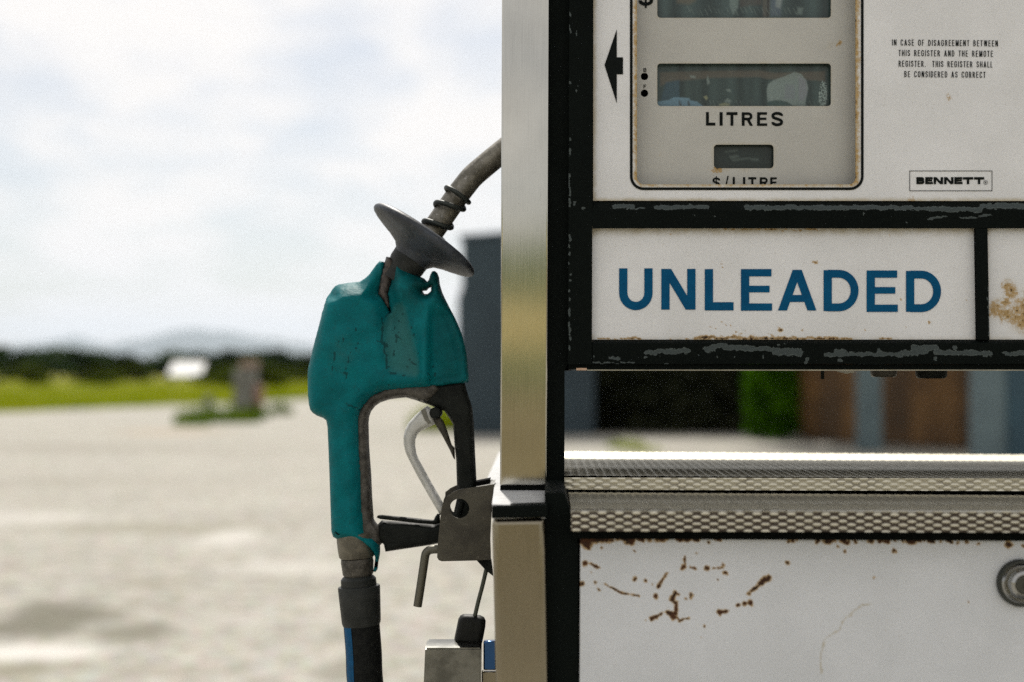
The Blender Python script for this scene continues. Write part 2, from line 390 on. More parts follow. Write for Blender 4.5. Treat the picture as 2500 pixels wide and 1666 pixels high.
# ------------------------------------------------------------------ ground, far land
def ground_nodes(n, b):
    big = n.noise(n.map(n.oc, (.9, 1, 1)), .75, 5, .6, .4); mid = n.noise(n.oc, 2.6, 5, .6); fine = n.noise(n.oc, 38, 5, .7)
    c = n.mix(n.step(big, .34, .62), (.355, .338, .292), (.415, .398, .348))
    c = n.mix(n.math('MULTIPLY', n.step(mid, .46, .66), .35), c, (.45, .425, .38))
    c = n.mix(n.math('MULTIPLY', n.step(mid, .44, .30), .35), c, (.23, .21, .165))
    m8 = n.noise(n.oc, 7.5, 5, .7)
    c = n.mix(n.math('MULTIPLY', n.step(m8, .53, .38), .62), c, (.20, .19, .15))
    c = n.mix(n.math('MULTIPLY', n.step(m8, .53, .66), .55), c, (.50, .485, .44))
    vor = n.n('ShaderNodeTexVoronoi', {'Vector': n.oc, 'Scale': 34.0}).outputs['Color']
    c = n.mix(.28, c, n.mix(1.0, c, n.mix(.6, (1, 1, 1), vor), 'MULTIPLY'))
    c = n.mix(n.math('MULTIPLY', n.step(fine, .55, .72), .45), c, (.16, .145, .12))
    nz2 = n.noise(n.oc, 3.2, 5, .65)
    for (px, py, rx, ry, col, k) in ((120, 1512, 165, 52, (.125, .118, .085), .95), (330, 1545, 130, 28, (.15, .14, .105), .85), (80, 1590, 190, 22, (.60, .58, .54), .9), (20, 1640, 160, 20, (.20, .185, .13), .8), (380, 1290, 330, 14, (.22, .205, .15), .7), (560, 1312, 80, 22, (.55, .53, .49), .7), (850, 1640, 90, 24, (.19, .18, .14), .7), (380, 1425, 120, 14, (.23, .21, .16), .6), (250, 1095, 420, 10, (.24, .22, .18), .6), (250, 1175, 330, 12, (.26, .24, .20), .5), (700, 1385, 160, 20, (.50, .48, .44), .6), (420, 1640, 230, 14, (.25, .23, .18), .6), (420, 1055, 160, 7, (.36, .27, .18), .6), (60, 1265, 200, 14, (.52, .50, .46), .6)):
        c0 = G(px, py); cx = G(px+rx, py).x-c0.x; cy = G(px, py-ry).y-c0.y
        m_ = n.n('ShaderNodeMapping', {0: n.oc}); m_.vector_type = 'POINT'
        m_.inputs[3].default_value = (1/cx, 1/cy, 0); m_.inputs[1].default_value = (-c0.x/cx, -c0.y/cy, 0)
        ln = n.n('ShaderNodeVectorMath', {0: m_.outputs[0]}, operation='LENGTH').outputs['Value']
        v_ = n.math('ADD', ln, n.math('MULTIPLY', n.math('SUBTRACT', nz2, .5), 1.5))
        c = n.mix(n.math('MULTIPLY', n.step(v_, 1.25, .45), min(1.0, k*.9)), c, col)
    n.set(b.inputs['Base Color'], c)
    bump(n, b, n.math('ADD', fine, n.math('MULTIPLY', mid, .6)), .5, .02)
M_GRAVEL = mat('gravel', rough=.9, spec=.2, build=ground_nodes)
M_FIELD = mat('field_grass', rough=.9, spec=.15, build=mottled((.115, .155, .006), (.285, .245, .014), .20, c3=(.060, .095, .008)))
def leaf_mat(name, c1, c2, trans=.35, scale=1.2):
    m = bpy.data.materials.new(name); m.use_nodes = True; n = NT(m.node_tree); n.t.nodes.clear()
    oc = n.n('ShaderNodeTexCoord').outputs['Object']
    c = n.mix(n.step(n.noise(oc, scale, 4, .7), .35, .65), c1, c2)
    d = n.n('ShaderNodeBsdfDiffuse', {'Color': c}); t = n.n('ShaderNodeBsdfTranslucent', {'Color': c})
    mx = n.n('ShaderNodeMixShader', {0: trans, 1: d.outputs[0], 2: t.outputs[0]})
    n.n('ShaderNodeOutputMaterial', {0: mx.outputs[0]}); return m
M_BLADE = leaf_mat('grass_blade', (.26, .28, .008), (.17, .23, .008), .5, .8)
M_LEAF = leaf_mat('tree_leaf', (.024, .046, .016), (.040, .068, .020), .22, .5)
M_LEAFD = leaf_mat('shrub_leaf_dark', (.030, .036, .020), (.048, .052, .028), .15, .7)
M_LEAFG = leaf_mat('shrub_leaf_green', (.105, .270, .005), (.014, .046, .004), .5, 1.1)
M_BARK = mat('bark', rough=.9, build=mottled((.05, .04, .03), (.09, .075, .06), 8))
M_CONC = mat('concrete', rough=.9, build=mottled((.30, .29, .27), (.22, .21, .195), 6, bumps=(60, .3, .004)))
M_MOUNT = mat('mountain_forest', rough=1.0, spec=.05, build=mottled((.06, .085, .06), (.10, .10, .085), .01))

def flat(name, pts, z, m, kind='structure'):
    me = bpy.data.meshes.new(name); me.from_pydata([(p[0], p[1], z) for p in pts], [], [tuple(range(len(pts)))]); return struct(link(name, me, m), kind)
flat('gravel_lot', [(-21400, -880), (21400, -880), (21400, 21400), (-21400, 21400)], 0, M_GRAVEL)
edge = [G(px, py) for px, py in ((-1500, 1035), (-500, 1014), (0, 1006), (300, 995), (500, 986), (740, 974), (1000, 962), (1250, 955), (1700, 950))]
_e = []
for k in range(len(edge)-1):
    for j in range(14):
        q = edge[k].lerp(edge[k+1], j/14); _e.append(q+Vector((random.uniform(-.4, .4), random.gauss(0, .028)*q.y, 0)))
edge = _e+[edge[-1]]
fld = [(-21300, edge[0].y)] + [(p.x, p.y) for p in edge] + [(edge[-1].x+60, 260), (edge[-1].x+800, 420), (21300, 800), (21300, 21300), (-21300, 21300)]
flat('grass_field', fld, .006, M_FIELD)
M_DIRT = mat('dirt_road', rough=.95, spec=.1, build=mottled((.215, .175, .095), (.155, .13, .07), .5, c3=(.26, .215, .13)))
flat('dirt_road', [(-420, -97), (420, -97), (420, -7), (-420, -7)], .006, M_DIRT)
# mountains: a low ridge far behind the trees
def ridge(name, y, prof, depth, m, x0, x1, n=140):
    xs = np.linspace(x0, x1, n); bm = bmesh.new(); rows = []
    for k in range(9):
        t = k/8; hh = math.sin(math.pi*t)**.8
        rows.append([bm.verts.new((x+random.uniform(-20, 20), y+depth*(t-.5), max(-1, prof(x)*hh*(1+random.uniform(-.06, .06))-1))) for x in xs])
    for a, b_ in zip(rows, rows[1:]):
        for i in range(n-1): bm.faces.new((a[i], a[i+1], b_[i+1], b_[i]))
    return struct(from_bm(name, bm, m, None, 60))
YM = 18000.0
mp = [(px, U(px, py, YM)) for px, py in ((-1400, 838), (-700, 852), (-200, 842), (60, 846), (187, 826), (280, 846), (370, 824), (478, 806), (560, 813), (640, 828), (720, 838), (820, 852), (1000, 846), (1300, 830), (2000, 846), (3400, 834))]
mx_, mz_ = [p.x for _, p in mp], [p.z for _, p in mp]
ridge('mountains', YM, lambda x: float(np.interp(x, mx_, mz_))*1.02, 4000, M_MOUNT, -10500, 16500)

# sunlit bank with bushes on the far side of the road behind the camera (mirrored in the steel)
M_BANK = mat('dry_bank', rough=.95, build=mottled((.46, .36, .16), (.34, .28, .11), .4))
M_BANKT = mat('bank_scrub', rough=.95, build=mottled((.10, .125, .045), (.055, .08, .03), .5))
def berm(name, y0, y1, prof, m, n=150):
    bm = bmesh.new(); rows = []
    for t, hh in ((0, 0), (.35, .45), (.6, .85), (.8, 1), (1, .0)):
        rows.append([bm.verts.new((x, y0+(y1-y0)*t, prof(x)*hh*(1+random.uniform(-.05, .05))-.02)) for x in np.linspace(-420, 420, n)])
    for a, b_ in zip(rows, rows[1:]):
        for i in range(n-1): bm.faces.new((a[i], a[i+1], b_[i+1], b_[i]))
    return struct(from_bm(name, bm, m, None, 80))
berm('verge', -92, -99, lambda x: 2.75+.25*math.sin(x*.31)+.2*math.sin(x*.83), M_BANKT)
berm('embankment', -104, -150, lambda x: 8.3+.4*math.sin(x*.05), M_BANK)
berm('hillside', -152, -215, lambda x: 19.0+1.2*math.sin(x*.03+1)+.8*math.sin(x*.11), M_BANKT)

hz = bpy.data.materials.new('haze_air'); hz.use_nodes = True; hn = NT(hz.node_tree); hn.t.nodes.clear()
pv = hn.n('ShaderNodeVolumePrincipled', {'Color': (.76, .87, 1.0), 'Density': 4.8e-5, 'Anisotropy': .38})
hn.n('ShaderNodeOutputMaterial', {'Volume': pv.outputs[0]})
struct(box('haze', -21500, 21500, -900, 21500, -1.0, 640, hz), 'stuff')

# ------------------------------------------------------------------ trees, grass, things far off
def leaf_cloud(bm, c, r, n, size, squash=1.0):
    for _ in range(n):
        d = Vector(rng.normal(size=3)); d.normalize(); d *= (random.random()**.38)
        p = Vector(c)+Vector((d.x*r, d.y*r, d.z*r*squash)); a = Vector(rng.normal(size=3)).normalized(); b_ = a.orthogonal().normalized()
        s = size*random.uniform(.6, 1.3)
        v = [bm.verts.new(p+a*s*.9), bm.verts.new(p+b_*s*.45), bm.verts.new(p-a*s*.9), bm.verts.new(p-b_*s*.45)]
        bm.faces.new(v)
def tree_meshes(h, k, m):
    bm = bmesh.new(); wd = h*.75
    for i in range(9):
        zc = h*(.30+.62*random.random()); rr = h*random.uniform(.16, .25)*(1.15-.55*zc/h)
        leaf_cloud(bm, (random.uniform(-1, 1)*wd*.5*(1.1-zc/h), random.uniform(-1, 1)*wd*.4, zc), rr, 170, h*.06)
    leaf_cloud(bm, (0, 0, h*.42), h*.3, 450, h*.05)
    me = bpy.data.meshes.new('crown'); bm.to_mesh(me); bm.free(); me.materials.append(m)
    bm = bmesh.new(); tube('', [(0, 0, -.1), (.02*h, 0, h*.25), (0, .02*h, h*.6), (.01*h, 0, h*.85)], [h*.03, h*.024, h*.014, h*.004], None, seg=8, bm=bm)
    for a in range(5):
        an = a*1.3; z = h*(.25+.09*a); tube('', [(0, 0, z), (math.cos(an)*h*.11, math.sin(an)*h*.11, z+h*.1), (math.cos(an)*h*.2, math.sin(an)*h*.2, z+h*.17)], [h*.011, h*.008, h*.003], None, seg=6, bm=bm)
    mt = bpy.data.meshes.new('trunk'); bm.to_mesh(mt); bm.free(); mt.materials.append(M_BARK)
    return me, mt
TM = [tree_meshes(6.0, k, M_LEAF) for k in range(4)]
def tree(name, loc, h, k, label, cat, group=None, tm=None, sx=1.0):
    t = thing(name, loc, label, cat, group); me, mt = (tm or TM)[k % len(tm or TM)]
    for nm, q in (('crown', me), ('trunk', mt)):
        o = bpy.data.objects.new(nm, q); COL.objects.link(o); o.parent = t
    s = h/6.0; t.scale = (s*sx, s*sx, s); t.rotation_euler[2] = random.uniform(0, 6.28)
    return t
tops = [(-260, 850), (-120, 846), (0, 845), (64, 861), (140, 851), (204, 855), (255, 868), (297, 867), (314, 859), (345, 876), (382, 876), (408, 861), (450, 857), (510, 868), (552, 859), (610, 862), (697, 853), (744, 866), (820, 860), (900, 858), (1000, 862), (1150, 858)]
txs, tys = [t[0] for t in tops], [t[1] for t in tops]
px = -620.0; i = 0
while px < 1120:
    yd = 140+random.uniform(-10, 14); topy = float(np.interp(px, txs, tys))+random.uniform(-2, 4)
    gx = U(px, 905, yd).x; top = U(px, topy, yd).z
    tree('tree', (gx, yd, 0), max(1.6, top*1.12), i, 'dark green tree standing in the far tree line behind the grass', 'tree', 'trees in the far tree line', sx=random.uniform(1.7, 2.5))
    px += random.uniform(26, 40); i += 1

BM_ = [tree_meshes(6.0, k, leaf_mat('bush_leaf', (.060, .085, .012), (.085, .11, .012), .35, .6)) for k in range(2)]
for k in range(26):
    px = random.choice((random.uniform(-150, 360), random.uniform(540, 760))); yd = random.uniform(72, 128)
    tree('bush', (U(px, 905, yd).x, yd, -.25), random.uniform(.9, 1.9), k, 'low olive green bush growing in the far field before the trees', 'bush', 'low bushes in the far field', BM_, sx=random.uniform(1.6, 2.6))
def blades(bm, cx, cy, r, n, h, wd, z=0.0):
    for _ in range(n):
        a, q = random.uniform(0, 6.28), math.sqrt(random.random())*r
        x, y = cx+math.cos(a)*q, cy+math.sin(a)*q; b_ = random.uniform(0, 6.28); L = h*random.uniform(.5, 1.15)*(1-.5*q/r)
        dx, dy = math.cos(b_)*wd, math.sin(b_)*wd; lx, ly = random.gauss(0, .22)*L, random.gauss(0, .22)*L
        bm.faces.new([bm.verts.new((x-dx, y-dy, z)), bm.verts.new((x+dx, y+dy, z)), bm.verts.new((x+lx, y+ly, z+L))])
bm = bmesh.new()
for _ in range(2600):                                            # tall grass along the edge of the lot and out over the field
    px = random.uniform(-350, 1240); d = random.random()**1.7
    e = float(np.interp(px, (-500, 0, 300, 500, 740, 1000, 1250), (1014, 1006, 995, 986, 974, 962, 955)))
    p = G(px, e-(e-934)*d); s = p.y/45
    blades(bm, p.x, p.y, .55*s, 14, .40*min(s, 1.15), .012*s)
struct(from_bm('grass', bm, M_BLADE), 'stuff')
bm = bmesh.new()                                                   # weeds on the old island and by the building
for px, py, r, n, h in ((505, 1030, .70, 700, .50), (560, 1032, .65, 600, .42), (465, 1040, .40, 160, .16), (620, 1022, .35, 260, .50), (685, 1012, .32, 300, .42), (600, 1012, .4, 260, .6)):
    p = G(px, py); blades(bm, p.x, p.y, r, n, h, .013)
struct(from_bm('weeds', bm, leaf_mat('weed_leaf', (.07, .135, .008), (.13, .18, .010), .4, 1.5)), 'stuff')

# low shelter with a white sheet roof in front of the trees
M_WHITE = mat('white_sheet_roof', rough=.45, build=mottled((.84, .84, .83), (.76, .76, .75), 1.5)); M_PANE = mat('dark_pane', (.02, .022, .025), .1)
yc = 118.0; a, b_ = U(409, 893, yc), U(490, 917, yc)
t = thing('shelter', ((a.x+b_.x)/2, yc, 0), 'low shelter with a white sheet roof, far off before the dark trees', 'shelter')
bm = bmesh.new(); lo = b_.z; hi = lo+(a.z-lo)*1.42; sl = (hi-lo)/math.tan(R(33))
for z in (0, -.05): pass
q = [(a.x, yc, lo), (b_.x, yc, lo), (b_.x, yc+sl, hi), (a.x, yc+sl, hi)]
tv = [bm.verts.new(p) for p in q]; bv = [bm.verts.new((p[0], p[1], p[2]-.06)) for p in q]
bm.faces.new(tv); bm.faces.new(bv[::-1])
for i_ in range(4): bm.faces.new((tv[i_], bv[i_], bv[(i_+1) % 4], tv[(i_+1) % 4]))
from_bm('roof', bm, M_WHITE, t)
for xx, yy, zz_ in ((a.x+.1, yc+.1, lo), (b_.x-.1, yc+.1, lo), (a.x+.1, yc+sl-.1, hi-.1), (b_.x-.1, yc+sl-.1, hi-.1)):
    box('post', xx-.05, xx+.05, yy-.05, yy+.05, 0, zz_-.03, M_BARK, t)

# old disused pump on its own island
M_OLDG = mat('faded_grey_paint', rough=.7, build=mottled((.19, .19, .165), (.12, .12, .10), 3, c3=(.10, .07, .05)))
M_OLDR = mat('faded_red_paint', rough=.7, build=mottled((.30, .135, .095), (.22, .12, .085), 4))
M_OLDP = mat('pinkish_faded_top', rough=.7, build=mottled((.30, .20, .14), (.22, .155, .11), 5))
g0 = G(600, 1021); yo = g0.y
a, b_ = U(570, 880, yo), U(634, 1020, yo); m1 = U(590, 900, yo); m2 = U(617, 940, yo)
t = thing('old_fuel_pump', (g0.x, yo, 0), 'old faded grey and red fuel pump standing on a weedy island', 'fuel pump')
box('plinth', a.x-.12, b_.x+.12, yo-.12, yo+.62, .0, .14, M_CONC, t, .02)
box('body', a.x, m2.x+.02, yo, yo+.5, .14, m1.z, M_OLDG, t, .03)
box('side_panel', m2.x+.022, b_.x, yo+.03, yo+.47, .14, m2.z, M_OLDR, t, .02)
box('head', m1.x-.05, b_.x-.10, yo+.05, yo+.45, m1.z, a.z, M_OLDP, t, .03)
box('hose_hook', a.x-.05, a.x, yo+.18, yo+.26, .75, .92, M_TRIM, t, .01)
p = G(508, 1000)
tube('wooden_stake', [(p.x, p.y, -.05), (p.x+.01, p.y, .25), (p.x-.01, p.y, .40)], [.13, .12, .10], M_OLDG, seg=10)
tag(bpy.data.objects['wooden_stake'], 'short stump-like stake left of the old pump, among weeds', 'stake')

# blue metal shed behind the nozzle
def ribs_wall(name, pts, y, depth, m, parent):
    return prism(name, pts, y, y+depth, m, parent, .02, 1)
M_BLUE = mat('slate_blue_paint', rough=.6, spec=.3, build=mottled((.042, .066, .082), (.035, .055, .070), 1.3, c3=(.03, .045, .056)))
M_BLUED = mat('blue_roof_trim', (.05, .075, .10), .6)  # plain blue of the shed roof
gs = G(1250, 1062); ys = gs.y
t = thing('metal_shed', (gs.x, ys, 0), 'slate blue metal shed behind the nozzle and steel post', 'shed')
top = lambda px: 582-(px-1128)*.075
wl = [(1128, 700), (1117, 728), (1117, 1068), (1452, 1068), (1452, top(1452)), (1128, top(1128))]
prism('wall', wl, ys, ys+2.6, M_BLUE, t, .01, 1)
prism('roof', [(1120, top(1120)-1), (1460, top(1460)-1), (1460, top(1460)-9), (1120, top(1120)-9)], ys-.05, ys+2.7, M_BLUED, t)
for k in range(11):
    px = 1142+k*29
    prism('rib', [(px, 1063), (px+8, 1063), (px+8, top(px)+4), (px, top(px)+4)], ys-.025, ys+.01, M_BLUE, t, .006, 1)
# dark shrubs in the shade right of it
def shrub_meshes(m, h=6.0, n=900, leaf=.16, squash=1.0):
    bm = bmesh.new()
    for i in range(10):
        zc = h*(.10+.75*i/9); rr = h*.24*(1.1-.55*zc/h)
        leaf_cloud(bm, (random.uniform(-.1, .1)*h, random.uniform(-.1, .1)*h, zc), rr, n//10, leaf, squash)
    leaf_cloud(bm, (0, 0, h*.35), h*.24, n//2, leaf*1.2, 1.4)
    me = bpy.data.meshes.new('crown'); bm.to_mesh(me); bm.free(); me.materials.append(m)
    bm = bmesh.new(); tube('', [(0, 0, -.1), (.05, .02, h*.4), (0, 0, h*.8)], [.14, .09, .02], None, seg=8, bm=bm)
    mt = bpy.data.meshes.new('trunk'); bm.to_mesh(mt); bm.free(); mt.materials.append(M_BARK)
    return me, mt
SD = [shrub_meshes(M_LEAFD, n=4600, leaf=.22) for _ in range(2)]; SG = [shrub_meshes(M_LEAFG, n=2300, leaf=.30)]
for k, (px, py, h, lb) in enumerate(((1420, 1057, 3.0, 'dark shaded evergreen right beside the blue shed'), (1520, 1056, 3.2, 'dark evergreen between the blue shed and wooden building, second from the shed'), (1610, 1056, 3.4, 'dark evergreen in the middle of the shaded row under the cabinet'), (1700, 1057, 3.2, 'dark evergreen just left of the bright green shrub'), (1800, 1058, 3.0, 'dark evergreen standing partly behind the bright green shrub'), (1930, 1058, 3.3, 'dark evergreen between the bright green shrub and the brown wooden building'))):
    g = G(px, py); tree('evergreen_tree', (g.x, g.y+.9, 0), h, k, lb, 'tree', 'dark evergreens in the shade', SD, 1.55)
g = G(1890, 1073); tree('green_shrub', (g.x, g.y+.25, 0), 2.5, 0, 'bright green upright shrub left of the brown wooden building', 'shrub', None, SG, .78)
bm = bmesh.new()
for px, py, r, n, h in ((1530, 1096, .30, 150, .22), (1560, 1100, .25, 110, .16), (1590, 1104, .2, 60, .1), (1068, 1052, .55, 500, .75), (1085, 1040, .5, 400, .8)):
    p = G(px, py); blades(bm, p.x, p.y, r, n, h, .010)
struct(from_bm('grass_tufts', bm, M_BLADE), 'stuff')
# brown wooden building with pale blue porch posts
M_WOODS = [mat('brown_board', rough=.75, build=mottled(c, d, 2.2, c3=e)) for c, d, e in (((.17, .085, .024), (.10, .05, .016), (.055, .03, .012)), ((.25, .135, .04), (.16, .085, .026), (.09, .05, .018)), ((.10, .052, .018), (.06, .033, .013), (.045, .026, .01)))]
M_PALE = mat('pale_blue_paint', rough=.6, build=mottled((.110, .158, .172), (.09, .13, .145), 3))
M_NAVY = mat('deep_blue_paint', rough=.6, build=mottled((.02, .060, .085), (.016, .048, .07), 3))
A, B = G(1950, 1073), G(2620, 1112)
dirv = (B-A); Lw = dirv.length; dirv.normalize(); nrm = Vector((-dirv.y, dirv.x, 0));  nrm = nrm if nrm.y > 0 else -nrm
t = thing('wooden_building', A, 'brown wooden building with pale blue porch posts, seen under the cabinet', 'building')
def obox(name, s0, s1, d0, d1, z0, z1, m, parent, bev=.0):
    bm = bmesh.new(); add_box(bm, s0, s1, d0, d1, z0, z1)
    if bev: bmesh.ops.bevel(bm, geom=bm.edges[:], offset=bev, segments=1, affect='EDGES')
    for v in bm.verts: v.co = A+dirv*v.co.x+nrm*v.co.y+Vector((0, 0, v.co.z))
    return from_bm(name, bm, m, parent)
wall = obox('wall', 0, Lw, .06, 4.0, 0, 3.0, M_WOODS[2], t)
nb = int(Lw/.42)
for k in range(nb):
    s = k*Lw/nb; f = (s/Lw)
    obox('board', s+.006, s+Lw/nb-.006, .0+random.uniform(0, .012), .058, .05, 2.95, M_WOODS[(0, 1, 0, 0, 1, 2, 1, 0)[(k*5+k//3) % 8]], t)
obox('roof', -.5, Lw+.5, -1.9, 4.4, 3.0, 3.2, M_TRIM, t)
for px, py, wpx, m in ((2128, 1103, 54, M_PALE), (2424, 1135, 72, M_PALE), (2500, 1136, 76, M_NAVY)):
    g = G(px, py); wd = wpx*(g.y+CAM_D)/FPX
    box('porch_post', g.x-wd/2, g.x+wd/2, g.y, g.y+wd, 0, 3.0, m, t, .015)

# ------------------------------------------------------------------ the pump
XR = 3480                                                         # right end of the cabinet, beyond the frame
pump = thing('fuel_pump', (U(1700, 1000, 0).x, .25, .12), 'large old white and black fuel pump lettered UNLEADED in the foreground', 'fuel pump')
# --- rust and chip marks in photo pixels: (x0,y0,x1,y1,r) capsules
def caps(V, L, soft=2.0):
    r = np.zeros(len(V)); V = np.asarray(V, float); V = V+wob(V, 13)*2.6+wob(V+200, 6)*1.5
    for x0, y0, x1, y1, rr in L: r = np.maximum(r, np.clip(1.25-.75*seg_dist(V, (x0, y0), (x1, y1))/rr*(2/soft), 0, 1))
    return r
_lat = rng.uniform(-1, 1, (64, 64, 2))
def wob(V, sc):
    q = np.asarray(V, float)/sc; i = np.floor(q).astype(int); f = q-i; f = f*f*(3-2*f); g = lambda a, b: _lat[(i[:, 0]+a) % 64, (i[:, 1]+b) % 64]
    return (g(0, 0)*(1-f[:, :1])+g(1, 0)*f[:, :1])*(1-f[:, 1:])+(g(0, 1)*(1-f[:, :1])+g(1, 1)*f[:, :1])*f[:, 1:]
def conv(L, ox, oy, s): return [((c[0]/s+ox, c[1]/s+oy, c[2]/s+ox, c[3]/s+oy, c[4]/s) if len(c) == 5 else (c[0]/s+ox, c[1]/s+oy, c[0]/s+ox, c[1]/s+oy, c[2]/s)) for c in L]
RL = conv([(660,590,700,615,34),(700,600,840,598,24),(700,640,705,655,14),(870,605,11),(910,600,11),(940,602,9),(985,612,26),(960,600,1010,600,16),(1050,600,10),(1080,605,13),(1130,600,15),(1185,600,1215,602,17),(1245,598,7),(1320,600,1345,602,12),(1370,600,1390,604,13),(1430,602,1450,606,13),(1525,625,9),(1565,600,1600,604,12),
    (690,765,16),(730,770,785,787,9),(1030,868,12),(1095,882,10),(1185,920,1200,880,9),(1200,880,1245,828,7),(1355,792,14),(1367,720,1360,775,5),(1400,792,1435,802,7),(1515,795,15),(1560,795,7),(1585,795,9),(1635,830,13),(1625,775,9),(1610,790,8),(762,890,10),(820,905,870,930,4),(870,930,930,965,7),(930,962,1060,980,5),(663,900,15),(785,945,7),(1170,988,13),(1290,970,1275,1012,14),(1285,968,1318,978,7),(1275,1015,1300,1025,10),(1303,1025,1302,1085,11),(1245,1098,1300,1102,11),(1265,1112,1290,1135,11),(1305,1130,1310,1135,6),(1320,1158,1392,1128,6),(1402,985,13),(1365,998,8),(1135,1142,1165,1130,11),(1170,1125,1210,1102,7),(1590,1092,1640,1085,12),(1595,1105,10),(1640,1080,1665,1080,4),(1095,1148,5),(1495,1188,5),(1470,1262,5),(1025,678,7),(1440,698,6),(805,660,8),(1590,880,6),(1140,900,6),(730,830,5)], 1180, 1100, 2.77)
RL += conv([(318,415,19),(340,410,8),(385,410,430,405,17),(470,410,11),(530,412,570,418,17),(632,418,12),(770,415,18),(740,412,8),(825,408,855,408,9),(880,412,910,412,15),(965,412,9),(1025,408,10),(1070,410,1120,412,19),(1150,404,1170,404,9),(1200,410,7),(1230,415,1275,417,11),(1345,418,9),(1395,414,1425,414,9),(1475,422,10),(1545,420,11),(1645,432,11),(1880,432,1905,440,18),(1893,462,7),(2010,442,10),(75,585,15),(488,455,8),(950,490,16),(978,494,8),(788,712,8),(545,490,10),(1565,906,5),(1565,925,4),(120,410,12),(155,400,8),(90,415,10)], 1900, 1200, 3.365)
RLH = conv([(760,925,690,932,9),(690,932,610,992,9),(610,992,515,1090,9),(515,1090,515,1135,9),(515,1135,440,1165,9),(440,1165,380,1230,9),(380,1230,355,1300,9),(355,1300,350,1500,9)], 1900, 1200, 3.365)
RL += [(1876,1409,1856,1427,5.5),(1856,1427,1836,1444,3.6),(1830,1452,1830,1453,4),(1829,1471,1831,1472,5),(1800,1478,1802,1477,4),(1815,1474,1820,1473,3)]
RL = [(a, b, c, d, e*1.22) for a, b, c, d, e in RL]
def a_lower(V):
    r = caps(V, RL); h = caps(V, RLH)*.5
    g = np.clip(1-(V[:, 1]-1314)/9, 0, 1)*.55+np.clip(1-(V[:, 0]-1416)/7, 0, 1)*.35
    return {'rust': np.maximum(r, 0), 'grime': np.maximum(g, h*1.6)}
RU = conv([(1200,1204,2091,1208,15),(640,1206,740,1208,10),(380,1212,620,1216,6),(770,1216,1180,1218,5),(1340,1110,9),(1380,1125,9),(1440,1068,8),(1470,1100,8),(1520,1098,9),(1550,1140,13),(1430,1180,12),(1640,1150,11),(1600,1172,9),(1700,1170,8),(1760,1140,6),(1860,1180,13),(1820,1165,8),(1930,1130,19),(1300,1200,15),(1000,1135,7),(1435,575,7),(1438,600,5),(1782,878,6),(725,1062,4),(1450,282,1900,282,7),(1005,320,8),(930,405,5),(1870,690,5)], 1350, 480, 3.485)
RU += conv([(20,1130,16),(212,1137,12),(430,1165,11),(740,1140,9),(690,1140,5),(1285,1075,11),(1092,1115,6),(315,565,19),(0,1206,620,1210,12),(860,1208,960,1210,8),(1684,1110,9),(1684,870,6),(0,284,340,286,6),(950,335,6),(1050,880,7),(1600,880,6),(1520,780,5),(1480,740,5)], 1900, 480, 3.485)
def a_unl(V):
    x, y = V[:, 0], V[:, 1]
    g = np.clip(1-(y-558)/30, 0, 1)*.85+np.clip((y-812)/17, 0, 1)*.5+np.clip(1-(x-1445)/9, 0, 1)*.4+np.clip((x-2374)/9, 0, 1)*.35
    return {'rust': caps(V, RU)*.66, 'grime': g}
R2 = conv([(1960,770,1985,830,34),(1850,960,48),(1930,1000,2091,1050,42),(2091,960,2091,1040,70),(1940,900,26),(2030,950,40),(1900,1010,22),(2060,1085,22)], 1900, 480, 3.485)+[(2520,745,2560,760,22),(2640,790,2700,800,15)]
def a_p2(V):
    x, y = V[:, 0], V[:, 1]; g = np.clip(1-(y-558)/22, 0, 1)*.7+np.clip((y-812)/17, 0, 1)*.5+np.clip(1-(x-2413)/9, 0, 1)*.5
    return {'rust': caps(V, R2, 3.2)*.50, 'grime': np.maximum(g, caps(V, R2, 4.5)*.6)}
# --- the upper cabinet
box('cabinet_body', U(1392, 0, 0).x, U(XR, 0, 0).x, .047, .30, U(1400, 884, 0).z, U(1400, 0, 0).z+.55, M_DARK, pump)
M_BEZEL = M_BLACK
HOLE = rrect(1555, -330, 2089, 450.6, 17, 6)
TOPO = [(1448, 490.5), (XR-60, 491.5), (XR-60, -420), (1449, -420)]
def a_top(V):
    x, y = V[:, 0], V[:, 1]; dh = loop_dist(V, [HOLE]); de = np.minimum(np.abs(491-y), np.abs(x-1448))
    g = np.clip(1-dh/14, 0, 1)*1.05+np.clip(1-de/14, 0, 1)*.9
    sp = caps(V, [(2173,339,2174,340,3),(2263,237,2269,234,2),(2315,239,2316,240,2),(2250,376,2251,377,2),(2374,378,2374,383,2),(2180,362,2180,364,1.5),(2220,489,2235,489,5),(2302,488,2310,488,4)])
    r = np.clip(1-dh/7, 0, 1)*np.where(np.abs(x-1820) > 255, .50, .34)
    return {'rust': np.maximum(sp*.6, r), 'grime': g}
topp = sheet('register_panel', TOPO, [HOLE], .006, .0012, M_ENAMEL, pump, step=15, edge=7, attrs=a_top)
# black ruled border round the opening
ring_o, ring_i = rrect(1538, -346, 2108.5, 464.5, 33, 10), rrect(1544.5, -339, 2102, 458, 27, 10)
sheet('border_line', ring_o, [ring_i], .0055, 0, M_PRINT, topp)
